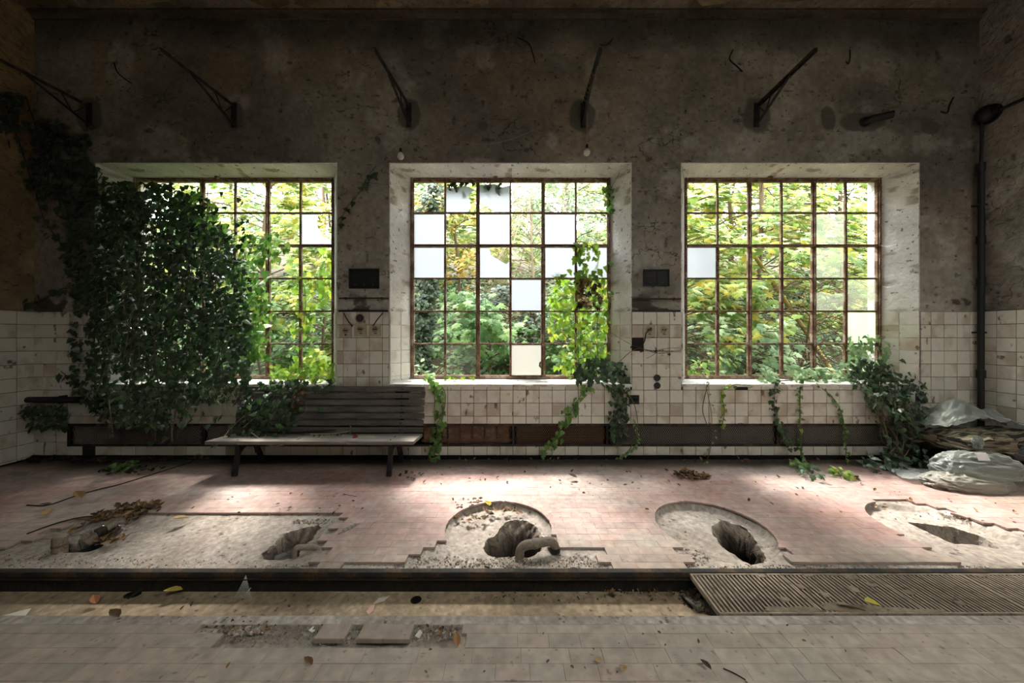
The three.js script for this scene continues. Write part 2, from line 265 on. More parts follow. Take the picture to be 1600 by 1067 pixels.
// ---------------------------------------------------------------- the setting
const struct = (name, label, category) => { const o = new THREE.Group(); o.name = name; o.userData = { kind: 'structure', label, category }; scene.add(o); return o; };
const WIN = [[-4.805, -2.012], [-1.415, 1.378], [1.946, 4.695]], WY0 = 0.857, WY1 = 3.407, IY0 = 0.882, IY1 = 3.355, SPL = 0.163, REV = 0.27, WT = 0.42;
const NX0 = at(106, 0).x, NX1 = at(1440, 0).x, NY0 = 0.143, NY1 = 0.402, ND = 0.13;
const rectPath = (x0, y0, x1, y1) => { const p = new THREE.Path(); p.moveTo(x0, y0); p.lineTo(x1, y0); p.lineTo(x1, y1); p.lineTo(x0, y1); p.closePath(); return p; };
const wallBack = struct('wall_back', 'weathered window wall with stained grey plaster above white tiles', 'wall');
{
  const face = (z, inner, flip) => {
    const s = new THREE.Shape(); s.moveTo(LX - 0.3, -0.4); s.lineTo(RX + 0.3, -0.4); s.lineTo(RX + 0.3, CEIL + 0.3); s.lineTo(LX - 0.3, CEIL + 0.3); s.closePath();
    for (const [a, b] of WIN) s.holes.push(inner ? rectPath(a + SPL, IY0, b - SPL, IY1) : rectPath(a, WY0, b, WY1));
    if (!inner) s.holes.push(rectPath(NX0, NY0, NX1, NY1));
    const g = new THREE.ShapeGeometry(s).toNonIndexed(), p = g.attributes.position, uv = g.attributes.uv;
    for (let i = 0; i < p.count; i++) { p.setZ(i, z); uv.setXY(i, (p.getX(i) - LX) / (RX - LX), p.getY(i) / CEIL); }
    if (flip) for (let i = 0; i < p.count; i += 3) { const x = p.getX(i), y = p.getY(i); p.setXY(i, p.getX(i + 1), p.getY(i + 1)); p.setXY(i + 1, x, y); }
    g.computeVertexNormals(); return g;
  };
  const mb = new MB(), q = (a, b, c, d) => mb.quad(a, b, c, d, [0.3, 0.5], [0.3, 0.5], [0.3, 0.5], [0.3, 0.5]);
  for (const [a, b] of WIN) {
    const o = [[a, WY0], [b, WY0], [b, WY1], [a, WY1]], n = [[a + SPL, IY0], [b - SPL, IY0], [b - SPL, IY1], [a + SPL, IY1]];
    for (let i = 0; i < 4; i++) { const j = (i + 1) % 4; q(V(...o[i], -0.001), V(...n[i], -REV), V(...n[j], -REV), V(...o[j], -0.001)); q(V(...n[i], -REV), V(...n[i], -WT), V(...n[j], -WT), V(...n[j], -REV)); }
  }
  const e = [[LX - 0.3, -0.4], [RX + 0.3, -0.4], [RX + 0.3, CEIL + 0.3], [LX - 0.3, CEIL + 0.3]];
  for (let i = 0; i < 4; i++) { const j = (i + 1) % 4; q(V(...e[j], 0), V(...e[j], -WT), V(...e[i], -WT), V(...e[i], 0)); }
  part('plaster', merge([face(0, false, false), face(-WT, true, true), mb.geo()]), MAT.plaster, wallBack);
  // the recess low in the wall
  const nb = new MB(), z = [0, 0], f = (a, b, c, d) => nb.quad(a, b, c, d, z, z, z, z), A = (x, y, d) => V(x, y, -d);
  f(A(NX0, NY0, ND), A(NX1, NY0, ND), A(NX1, NY1, ND), A(NX0, NY1, ND));
  f(A(NX0, NY1, 0), A(NX0, NY1, ND), A(NX1, NY1, ND), A(NX1, NY1, 0)); f(A(NX1, NY0, 0), A(NX1, NY0, ND), A(NX0, NY0, ND), A(NX0, NY0, 0));
  f(A(NX0, NY0, 0), A(NX0, NY0, ND), A(NX0, NY1, ND), A(NX0, NY1, 0)); f(A(NX1, NY1, 0), A(NX1, NY1, ND), A(NX1, NY0, ND), A(NX1, NY0, 0));
  part('recess', metreUV(nb.geo()), std({ map: ironMap, color: 0x8a8078, roughness: 1 }), wallBack, 'long rusty recess behind mesh low in the wall');
  const s = new THREE.Shape(); s.moveTo(LX, 0); s.lineTo(RX, 0); s.lineTo(RX, TILETOP); s.lineTo(LX, TILETOP); s.closePath();
  const clipHole = (x0, y0, x1, y1) => s.holes.push(rectPath(x0, y0, x1, y1));
  // windows cut the bed from the tile line down to the sill
  const bed = [];
  const xs = [LX, ...WIN.flat(), RX];
  for (let i = 0; i < xs.length; i += 2) bed.push(box(xs[i + 1] - xs[i], TILETOP - WY0, 0.004, (xs[i] + xs[i + 1]) / 2, (TILETOP + WY0) / 2, 0.002, 0));
  bed.push(box(RX - LX, WY0 - NY1, 0.004, (LX + RX) / 2, (WY0 + NY1) / 2, 0.002, 0), box(RX - LX, NY0, 0.004, (LX + RX) / 2, NY0 / 2, 0.002, 0));
  part('mortar_bed', merge(bed), MAT.grout, wallBack);
}
// wall tiles
const TILE = 0.15, TT = 0.009;
const tint = (dirty = 0) => { const k = R(0.94, 1.0) * (1 - dirty * R(0, 0.12)); return [k, k * R(0.97, 1), k * R(0.92, 0.99)]; };
const uvOff = () => { const a = R(0, 9), b = R(0, 9); return (x, y) => [a + x, b + y]; };
const subtract = (r, h) => { // rectangle minus rectangle
  const [x0, y0, x1, y1] = r, [a, b, c, d] = h;
  if (a >= x1 || c <= x0 || b >= y1 || d <= y0) return [r];
  const o = [];
  if (a > x0) o.push([x0, y0, a, y1]);
  if (c < x1) o.push([c, y0, x1, y1]);
  const l = Math.max(x0, a), m = Math.min(x1, c);
  if (b > y0) o.push([l, y0, m, b]);
  if (d < y1) o.push([l, d, m, y1]);
  return o;
};
{
  const holes = [...WIN.map(([a, b]) => [a, WY0, b, WY1]), [NX0, NY0, NX1, NY1]], list = [];
  for (let r = 0; r < 12; r++) for (let c = -50; c < 50; c++) {
    const x0 = 0.0116 + c * TILE, y1 = TILETOP - r * TILE, y0 = y1 - TILE;
    let rs = [[Math.max(x0, LX), Math.max(y0, 0.03), Math.min(x0 + TILE, RX), y1]].filter((q) => q[2] - q[0] > 0.02 && q[3] - q[1] > 0.015);
    for (const h of holes) rs = rs.flatMap((q) => subtract(q, h));
    for (const q of rs) if (q[2] - q[0] > 0.018 && q[3] - q[1] > 0.018) list.push(q);
  }
  const lost = (x, y) => (y > 0.30 && y < 0.5 && x > -0.85 && x < -0.02 && y < 0.44) || hash(Math.round(x * 7), Math.round(y * 7), 5) < 0.008;
  const kept = list.filter((q) => !lost((q[0] + q[2]) / 2, (q[1] + q[3]) / 2));
  const show = (q) => { const cx = (q[0] + q[2]) / 2, cy = (q[1] + q[3]) / 2, [px, py] = project(V(cx, cy, 0)); return (q[2] - q[0]) * (q[3] - q[1]) * (px > 140 && px < 400 ? 0.3 : px > 400 && px < 655 && py > 600 ? 0.2 : 1); };
  kept.sort((a, b) => show(b) - show(a));
  const rest = new MB();
  kept.forEach((q, i) => {
    const mb = i < 300 ? new MB() : rest, g = 0.0026, dirty = q[1] < 0.6 ? 1 : 0.35;
    slabInto(mb, V(q[0] + g, q[1] + g, 0.003), V(1, 0, 0), V(0, 1, 0), V(0, 0, 1), q[2] - q[0] - 2 * g, q[3] - q[1] - 2 * g, TT + R(-0.0015, 0.0015), 0.0018, uvOff(), tint(dirty), 0.0006);
    if (i < 300) part('tile', mb.geo(), MAT.tile, wallBack);
  });
  const m = part('tiling', rest.geo(), MAT.tile, wallBack); m.userData.kind = 'stuff';
}
// side walls: tiles below, plaster above
function sideWall(name, x, sgn, mat, label) {
  const w = struct(name, label, 'wall');
  part('plaster', box(0.3, CEIL + 0.6, REAR, x + sgn * 0.15, CEIL / 2 - 0.1, REAR / 2, 0), mat, w);
  part('mortar_bed', box(0.004, TILETOP, REAR, x - sgn * 0.002, TILETOP / 2, REAR / 2, 0), MAT.grout, w);
  const rest = new MB();
  for (let r = 0; r < 12; r++) for (let c = 0; c < 49; c++) {
    const y1 = TILETOP - r * TILE, y0 = Math.max(0.02, y1 - TILE); if (y1 - y0 < 0.02) continue;
    const single = c < 10, mb = single ? new MB() : rest, g = 0.0026, v = V(0, 0, 1), z0 = c * TILE + g;
    slabInto(mb, V(x - sgn * 0.003, y0 + g, z0), v, V(0, 1, 0), V(-sgn, 0, 0), TILE - 2 * g, y1 - y0 - 2 * g, TT + R(-0.0015, 0.0015), 0.0018, uvOff(), tint(0.5), 0.0006);
    if (single) part('tile', mb.geo(), MAT.tile, w);
  }
  const m = part('tiling', rest.geo(), MAT.tile, w); m.userData.kind = 'stuff';
}
sideWall('wall_left', LX, -1, MAT.ochre, 'left side wall with ochre plaster above dirty white tiles');
sideWall('wall_right', RX, 1, MAT.plaster2, 'right side wall with rough plaster above white tiles');
{
  const w = struct('wall_rear', 'plain plastered wall opposite the windows', 'wall');
  part('plaster', box(RX - LX + 0.6, CEIL + 0.6, 0.3, (LX + RX) / 2, CEIL / 2 - 0.1, REAR + 0.15, 0), MAT.plaster2, w);
  const c = struct('ceiling', 'stained and peeling plaster ceiling', 'ceiling');
  const RL = [0.2, 5.2, 5.0, 6.8], cz1 = REAR + 0.3, y = CEIL + 0.151, bx = (x0, x1, z0, z1) => box(x1 - x0, 0.3, z1 - z0, (x0 + x1) / 2, y, (z0 + z1) / 2, 0);
  part('slab', merge([bx(LX - 0.3, RX + 0.3, 0, RL[2]), bx(LX - 0.3, RX + 0.3, RL[3], cz1), bx(LX - 0.3, RL[0], RL[2], RL[3]), bx(RL[1], RX + 0.3, RL[2], RL[3])]), std({ map: plasterMap2, color: 0xd8cdbf, bumpMap: plasterBump, bumpScale: 0.04, roughness: 1 }), c);
  for (let i = 0; i < 14; i++) { // blistered flakes of paint hanging from the slab
    const s = new THREE.Shape(), n = 9, rx = R(0.15, 0.5), rz = R(0.05, 0.14);
    for (let k = 0; k < n; k++) { const a = k / n * 6.283, q = R(0.7, 1.1); s[k ? 'lineTo' : 'moveTo'](Math.cos(a) * rx * q, Math.sin(a) * rz * q); }
    const g = new THREE.ExtrudeGeometry(s, { depth: 0.004, bevelEnabled: false }); g.rotateX(Math.PI / 2 + R(-0.08, 0.08)); g.translate(LX + 0.5 + i * 0.74 + R(-0.2, 0.2), CEIL - 0.004, R(0.12, 0.34));
    part('paint_flake', metreUV(g), pick([MAT.ochre, MAT.plaster2]), c);
  }
  const rl = struct('window_4', 'glazed opening added out of view behind the viewer for fill light', 'added_rooflight');  // roof glazing added out of view to fill the room with light
  for (const z of [RL[2], RL[3]]) part('frame', box(RL[1] - RL[0], 0.08, 0.05, (RL[0] + RL[1]) / 2, CEIL + 0.3, z, 0.004), MAT.rust, rl);
  for (let i = 0; i <= 6; i++) part('muntin', box(0.04, 0.06, RL[3] - RL[2], lerp(RL[0], RL[1], i / 6), CEIL + 0.3, (RL[2] + RL[3]) / 2, 0.004), MAT.rust, rl);
  for (let i = 0; i < 6; i++) { const g = new THREE.PlaneGeometry(0.8, 1.8); g.rotateX(-Math.PI / 2); g.translate(lerp(RL[0], RL[1], (i + 0.5) / 6), CEIL + 0.305, (RL[2] + RL[3]) / 2); part('pane', g, phy({ color: 0xd0d1cd, roughness: 0.95, transmission: 1, thickness: 0 }), rl); }
  const t = struct('trim_1', 'worn plaster cornice under the ceiling of the window wall', 'cornice');
  const prof = new THREE.Shape(); prof.moveTo(0, 0); prof.lineTo(0.02, 0); prof.quadraticCurveTo(0.03, 0.05, 0.07, 0.055); prof.lineTo(0.07, 0.075); prof.lineTo(0, 0.075); prof.closePath();
  const g = new THREE.ExtrudeGeometry(prof, { depth: RX - LX, bevelEnabled: false, curveSegments: 5 }); g.rotateY(-Math.PI / 2); g.translate(RX, CEIL - 0.074, 0); g.scale(1, 1, 1);
  part('cornice', metreUV(g), std({ map: plasterMap2, color: 0x8f887c, bumpMap: plasterBump, bumpScale: 0.03, roughness: 1 }), t);
  const b = struct('baseboard_back', 'blackened rough foot of the window wall', 'baseboard');
  const bg = new THREE.BoxGeometry(RX - LX, 0.05, 0.03, 200, 2, 2), p = bg.attributes.position;
  for (let i = 0; i < p.count; i++) { const x = p.getX(i); p.setZ(i, p.getZ(i) + 0.02 * pfbm(x * 4, p.getY(i) * 20, 3)); if (p.getY(i) > 0) p.setY(i, p.getY(i) + 0.016 * pfbm(x * 3, 1, 9)); }
  bg.translate((LX + RX) / 2, 0.018, 0.018); bg.computeVertexNormals();
  part('foot', metreUV(bg), std({ map: soilMap, color: 0x3a3630, roughness: 1 }), b);
}

// windows: reveals, sill, steel frame, panes
const BARS = { frame: 0.045, mull: 0.042, bar: 0.02 };
function makeWindow(n, label, panes) {
  const [X0, X1] = WIN[n - 1], w = struct('window_' + n, label, 'window'), a = X0 + SPL, b = X1 - SPL, th = 0.012;
  const rev = (p, q, r, s, off) => part('reveal', hexa(p, q, r, s, off), MAT.white, w);
  rev(V(X0, TILETOP - 0.83, 0.0), V(a, TILETOP - 0.81, -REV), V(a, IY1, -REV), V(X0, WY1, 0.0), V(th, 0, 0));
  rev(V(b, TILETOP - 0.81, -REV), V(X1, TILETOP - 0.83, 0.0), V(X1, WY1, 0.0), V(b, IY1, -REV), V(-th, 0, 0));
  rev(V(a, IY1, -REV), V(b, IY1, -REV), V(X1, WY1, 0), V(X0, WY1, 0), V(0, -th, 0));
  for (const x of [a, b]) part('outer_reveal', box(0.012, IY1 - IY0, WT - REV - 0.03, x + (x === a ? 0.006 : -0.006), (IY0 + IY1) / 2, -(REV + WT) / 2 - 0.01, 0.002), MAT.white, w, 'white painted outer side of the opening');
  const sg = hexa(V(X0, WY0, 0.012), V(X1, WY0, 0.012), V(b, IY0 + 0.004, -REV), V(a, IY0 + 0.004, -REV), V(0, -0.03, 0));
  part('sill', sg, MAT.white, w, 'white plastered sill');
  // reveal tiles
  for (const s of [0, 1]) {
    const p0 = s ? V(b, 0, -REV) : V(X0, 0, 0), p1 = s ? V(X1, 0, 0) : V(a, 0, -REV), u = p1.clone().sub(p0).normalize(), nn = u.clone().cross(V(0, 1, 0)).multiplyScalar(-1), len = p0.distanceTo(p1);
    if ((s ? -1 : 1) * nn.x < 0) nn.multiplyScalar(-1);
    for (let r = 0; r < 6; r++) for (let c = 0; c < 2; c++) {
      const y1 = TILETOP - r * TILE, y0 = Math.max(y1 - TILE, 0.9); if (y1 - y0 < 0.03) continue;
      const g = 0.0028, wd = len / 2;
      part('tile', slabInto(new MB(), p0.clone().addScaledVector(u, c * wd + g).setY(y0 + g).addScaledVector(nn, th - 0.003), u, V(0, 1, 0), nn, wd - 2 * g, y1 - y0 - 2 * g, TT, 0.0018, uvOff(), tint(0.2), 0.0006).geo(), MAT.tile, w);
    }
  }
  // steel bars
  const z = -REV - 0.012, f = BARS.frame, ww = b - a, hh = IY1 - IY0, cx = (a + b) / 2, cy = (IY0 + IY1) / 2;
  for (const x of [a + f / 2, b - f / 2]) part('frame', merge([box(f, hh, 0.04, x, cy, z), box(f * 0.5, hh, 0.02, x, cy, z + 0.028)]), MAT.rust, w);
  for (const y of [IY0 + f / 2, IY1 - f / 2]) part('frame', merge([box(ww - 2 * f, f, 0.04, cx, y, z), box(ww - 2 * f, f * 0.5, 0.02, cx, y, z + 0.028)]), MAT.rust, w);
  const cxs = [], cys = [];
  for (let i = 0; i <= 6; i++) { cxs.push(lerp(a + f * 0.6, b - f * 0.6, i / 6)); cys.push(lerp(IY1 - f * 0.6, IY0 + f * 0.6, i / 6)); }
  for (let i = 1; i < 6; i++) {
    const big = i === 2 || i === 4, k = big ? BARS.mull : BARS.bar, k2 = big ? 0.05 : n === 3 || n === 1 ? 0.034 : 0.026;
    const gs = [box(k, (hh - 2 * f) / 3, 0.03, cxs[i], (cys[0] + cys[2]) / 2, z), box(k2, (hh - 2 * f) * 2 / 3, 0.034, cxs[i], (cys[2] + cys[6]) / 2, z)];
    if (big) gs.push(box(0.014, hh - 2 * f, 0.026, cxs[i], cy, z + 0.026));
    part(big ? 'mullion' : 'muntin', merge(gs), MAT.rust, w);
  }
  for (let j = 1; j < 6; j++) {
    const big = j === 2, k = big ? 0.036 : BARS.bar;
    part(big ? 'transom' : 'muntin', merge([box(ww - 2 * f, k, 0.026, cx, cys[j], z + 0.003), ...(big ? [box(ww - 2 * f, 0.012, 0.03, cx, cys[j] - 0.014, z + 0.024)] : [])]), MAT.rust, w);
  }
  part('latch', merge([box(0.05, 0.03, 0.03, (cxs[2] + cxs[3]) / 2 + 0.02, IY1 - 0.012, z + 0.05), ring(V((cxs[2] + cxs[3]) / 2 + 0.02, IY1 - 0.02, z + 0.06), V(0, 0, 1), 0.018, 0.03)].map(metreUV)), MAT.rust, w);
  for (const [r, c, mat, poly, lab] of panes) { // poly in the pane's own 0..1, u to the right, v up
    const x0 = cxs[c], x1 = cxs[c + 1], y0 = cys[r + 1], y1 = cys[r], s = new THREE.Shape();
    (poly ?? [[0, 0], [1, 0], [1, 1], [0, 1]]).forEach(([u, v], i) => s[i ? 'lineTo' : 'moveTo'](lerp(x0, x1, u), lerp(y0, y1, v)));
    const g = new THREE.ShapeGeometry(s); g.translate(0, 0, z - 0.004);
    part('pane', metreUV(g), mat, w, lab);
  }
  return { a, b, cxs, cys, z };
}
const FR = MAT.frosted, HZ = MAT.haze;
makeWindow(1, 'left steel window overgrown with ivy on its left side', [
  [1, 5, FR, [[0, 0], [0.55, 0.02], [1, 0.04], [0.92, 0.2], [0.66, 0.3], [0.52, 0.55], [0.5, 0.8], [0.56, 1], [0, 1]], 'broken frosted pane'],
  [2, 2, FR, [[0.25, 0], [1, 0], [1, 1], [0.72, 1], [0.55, 0.7], [0.3, 0.3]], 'broken frosted pane'],
  [0, 2, MAT.clear, null, 'clear pane'], [0, 3, MAT.clear, null, 'clear pane'], [5, 3, MAT.clear, null, 'clear pane'],
]);
makeWindow(2, 'middle steel window with a chequer of frosted panes', [
  [0, 1, FR, [[0, 0], [0.66, 0], [0.8, 0.2], [0.7, 0.55], [0.9, 0.72], [0.6, 0.86], [0.3, 0.74], [0, 0.82]], 'broken frosted pane'],
  [0, 2, FR, [[0.55, 0], [1, 0], [1, 0.86], [0.75, 0.8], [0.5, 0.9], [0, 0.86], [0, 0.34], [0.3, 0.2]], 'broken frosted pane'],
  [1, 0, FR, null, 'frosted pane'], [1, 2, FR, null, 'frosted pane'], [1, 4, FR, null, 'frosted pane'],
  [2, 0, FR, null, 'frosted pane'], [2, 2, FR, [[0, 0], [1, 0], [1, 0.55], [0.86, 0.44], [0.6, 0.6], [0.4, 0.72], [0.34, 1], [0, 1]], 'broken frosted pane'],
  [2, 4, FR, null, 'frosted pane'], [2, 5, FR, null, 'frosted pane'], [3, 3, FR, null, 'frosted pane'],
  [5, 3, MAT.creamPane, [[0.03, 0], [0.9, 0], [0.97, 0.12], [0.98, 0.2], [0.87, 0.32], [0.88, 0.42], [0.97, 0.52], [0.98, 1], [0.03, 1]], 'cream painted pane chipped at its right edge'],
  [0, 4, MAT.clear, null, 'clear pane'], [0, 5, MAT.clear, null, 'clear pane'], [5, 1, MAT.clear, null, 'clear pane'],
]);
makeWindow(3, 'right steel window with rusty bars and hazy green panes', [
  [2, 0, FR, null, 'frosted pane'], [1, 4, HZ, null, 'hazy pane'], [2, 4, HZ, null, 'hazy pane'], [3, 4, HZ, [[0, 0], [1, 0], [1, 0.58], [0.6, 0.52], [0.3, 0.6], [0, 0.56]], 'broken hazy pane'],
  [3, 5, HZ, null, 'hazy pane'], [4, 5, phy({ color: 0xcfe0c4, roughness: 0.85, transmission: 1, thickness: 0 }), null, 'dull green pane'],
  [0, 2, MAT.clear, null, 'clear pane'], [0, 3, MAT.clear, null, 'clear pane'],
]);

// ---------------------------------------------------------------- floor
const planPoly = (l, h) => l.map(([x, y]) => { const p = onFloor(x, y, typeof h === 'number' && h < 0 ? h : -0.004); return [p.x, p.z]; });
const CIRC = [[-0.1, 1.42], [1.48, 1.42], [3.17, 1.42]], CR = 0.39;
const PITS = [
  [[80, 862], [92, 850], [120, 846], [128, 832], [155, 822], [182, 820], [192, 829], [168, 846], [140, 862]],
  [[405, 872], [428, 851], [440, 836], [470, 826], [500, 821], [492, 838], [472, 856], [460, 873]],
  [[760, 866], [758, 846], [776, 832], [790, 815], [815, 811], [838, 822], [852, 842], [846, 858], [830, 868], [792, 869]],
  [[1112, 822], [1128, 812], [1160, 822], [1180, 842], [1197, 870], [1196, 884], [1176, 883], [1150, 866], [1122, 846]],
  [[1417, 813], [1450, 817], [1488, 822], [1530, 836], [1566, 857], [1540, 851], [1512, 848], [1488, 849], [1452, 832]],
].map((l, k) => planPoly(l, k < 2 ? -0.022 : -0.05));
const BARE = [
  [[-400, 896], [-400, 858], [0, 856], [60, 838], [125, 809], [150, 807], [240, 802], [538, 803], [541, 812], [525, 823], [512, 845], [502, 862], [496, 884], [470, 886], [460, 896]],
  [[520, 896], [520, 885], [613, 884], [618, 872], [643, 871], [648, 859], [676, 859], [680, 848], [693, 838], [860, 838], [868, 859], [930, 859], [945, 874], [952, 886], [1062, 886], [1062, 896]],
  [[1000, 896], [1058, 886], [1072, 870], [1060, 830], [1230, 855], [1238, 876], [1330, 882], [1500, 884], [1520, 896]],
  [[1358, 782], [1408, 782], [1470, 797], [1530, 812], [1610, 836], [1610, 896], [1500, 893], [1500, 884], [1468, 862], [1440, 850], [1372, 808]],
  [[300, 897], [300, 889], [1700, 889], [1700, 897]],
].map(planPoly);
const circleEdge = (x, z) => Math.min(...CIRC.map(([a, b]) => Math.hypot(x - a, z - b) - CR - 0.02 * pfbm(x * 5, z * 5, a)));
const inBare = (x, z) => BARE.some((p) => inPoly(p, x, z));
const isBare = (x, z) => circleEdge(x, z) < 0.015 || inBare(x, z);
function floorH(x, z) {
  const ce = circleEdge(x, z), n = pfbm(x * 7, z * 7, 1.7);
  let h = -0.016 + 0.003 * n;
  if (isBare(x, z)) h -= 0.006 + 0.006 * pfbm(x * 16, z * 16, 5);
  h -= (0.034 + 0.02 * pfbm(x * 4, z * 4, 8) + 0.016 * Math.max(0, pfbm(x * 12, z * 12, 2))) * sstep(0.008, -0.03, ce);
  return h;
}
const floor = struct('floor', 'broken reddish clinker floor with pits below the windows', 'floor');
{
  const nx = 620, nz = 116, g = new THREE.PlaneGeometry(1, 1, nx, nz), p = g.attributes.position, uv = g.attributes.uv, col = new Float32Array(p.count * 3), hit = new Uint8Array(p.count);
  const edges = PITS.map((poly, k) => { // rounded, ragged outline of each pit
    const c = new THREE.CatmullRomCurve3(poly.map(([x, z]) => V(x, 0, z)), true, 'catmullrom', k === 4 ? 0.02 : 0.5).getSpacedPoints(90).slice(0, 90);
    return c.map((v) => { const a = k === 4 ? 0.006 : 0.02; return [v.x + a * pn(v.x * 26, v.z * 26, k), v.z + a * pn(v.x * 26, v.z * 26, k + 5)]; });
  });
  for (let i = 0; i < p.count; i++) {
    const x = lerp(LX, RX, (i % (nx + 1)) / nx), z = Math.floor(i / (nx + 1)) / nz * CHF;
    p.setXYZ(i, x, floorH(x, z), z); uv.setXY(i, x, z);
    edges.forEach((e, k) => { const q = PITS[k][0]; if (Math.abs(x - q[0]) < 0.8 && inPoly(e, x, z)) hit[i] = k + 1; });
    const w = 0.92 + 0.2 * pfbm(x * 3, z * 3, 6);
    col.set([w, w * 0.99, w * 0.97], i * 3);
  }
  const ix = g.index.array, keep = [];
  for (let i = 0; i < ix.length; i += 6) { const v = [ix[i], ix[i + 1], ix[i + 2], ix[i + 3], ix[i + 4], ix[i + 5]]; if (v.some((k) => !hit[k])) keep.push(...v); }
  for (const i of keep) if (hit[i]) { // pull the cells' inner corners on to the outline
    const e = edges[hit[i] - 1], x = p.getX(i), z = p.getZ(i); let m = 9, b = e[0];
    for (let k = 0; k < e.length; k++) { const [ax, az] = e[k], [bx, bz] = e[(k + 1) % e.length], dx = bx - ax, dz = bz - az, t = clamp(((x - ax) * dx + (z - az) * dz) / (dx * dx + dz * dz), 0, 1), q = [ax + t * dx, az + t * dz], d = Math.hypot(x - q[0], z - q[1]); if (d < m) { m = d; b = q; } }
    p.setXYZ(i, b[0], floorH(b[0], b[1]), b[1]); uv.setXY(i, b[0], b[1]); hit[i] = 0;
  }
  g.setIndex(keep); g.setAttribute('color', new THREE.BufferAttribute(col, 3)); g.computeVertexNormals();
  part('screed', g, MAT.screed, floor, 'bare grey screed with broken pits');
  const RINGS = [[0, 0, 1], [0.012, 0.002, 0.75], [0.035, 0.012, 0.5], [0.065, 0.03, 0.4], [0.1, 0.028, 0.3], [0.15, 0.04, 0.2], [0.22, 0.03, 0.12], [0.34, 0.03, 0.08], [0.5, 0.04, 0.06]];  // last value darkens each ring with depth, painting shade into the pit
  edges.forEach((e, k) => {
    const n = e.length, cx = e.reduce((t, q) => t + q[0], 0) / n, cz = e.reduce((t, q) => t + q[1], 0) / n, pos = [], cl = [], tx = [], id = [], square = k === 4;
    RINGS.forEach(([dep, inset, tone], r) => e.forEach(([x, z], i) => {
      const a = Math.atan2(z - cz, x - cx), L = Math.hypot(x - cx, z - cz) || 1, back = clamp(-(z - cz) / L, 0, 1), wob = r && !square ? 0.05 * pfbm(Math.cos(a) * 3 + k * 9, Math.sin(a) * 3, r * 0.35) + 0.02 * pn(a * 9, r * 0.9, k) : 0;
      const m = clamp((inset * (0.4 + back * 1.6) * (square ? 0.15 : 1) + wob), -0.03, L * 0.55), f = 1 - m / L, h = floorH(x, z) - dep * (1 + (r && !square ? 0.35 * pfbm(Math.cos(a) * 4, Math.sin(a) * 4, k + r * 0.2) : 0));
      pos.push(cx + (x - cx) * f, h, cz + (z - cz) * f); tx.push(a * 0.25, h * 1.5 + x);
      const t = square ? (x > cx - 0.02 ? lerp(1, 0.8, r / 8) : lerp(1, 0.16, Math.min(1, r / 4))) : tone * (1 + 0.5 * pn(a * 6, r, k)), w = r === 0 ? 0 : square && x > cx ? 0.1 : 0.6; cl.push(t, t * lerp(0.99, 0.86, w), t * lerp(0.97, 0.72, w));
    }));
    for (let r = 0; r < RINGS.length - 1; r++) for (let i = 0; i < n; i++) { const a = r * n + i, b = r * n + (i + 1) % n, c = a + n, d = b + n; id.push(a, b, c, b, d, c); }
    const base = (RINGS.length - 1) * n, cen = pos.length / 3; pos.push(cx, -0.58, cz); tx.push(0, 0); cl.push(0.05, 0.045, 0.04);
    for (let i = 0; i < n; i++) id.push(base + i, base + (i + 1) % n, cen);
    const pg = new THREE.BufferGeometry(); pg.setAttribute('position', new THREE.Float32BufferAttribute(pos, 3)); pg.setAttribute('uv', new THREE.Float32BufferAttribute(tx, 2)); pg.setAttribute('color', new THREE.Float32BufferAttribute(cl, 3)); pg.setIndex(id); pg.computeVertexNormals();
    part('pit', pg, MAT.screed, floor, 'broken pit with earth walls and shade painted darker with depth');
  });
  const subs = box(RX - LX, 0.3, CHF - 0.01, (LX + RX) / 2, -1.05, CHF / 2, 0); part('subsoil', subs, MAT.soil, floor);
}
const floorUV = (ox, oz) => (a, b) => [(ox + a - LX) / (RX - LX), (oz + b) / FZ1];
const ftint = () => { const k = R(0.9, 1.04), r = R(-0.01, 0.06); return [k * (1 + r), k, k * (1 - r * 0.2)]; };
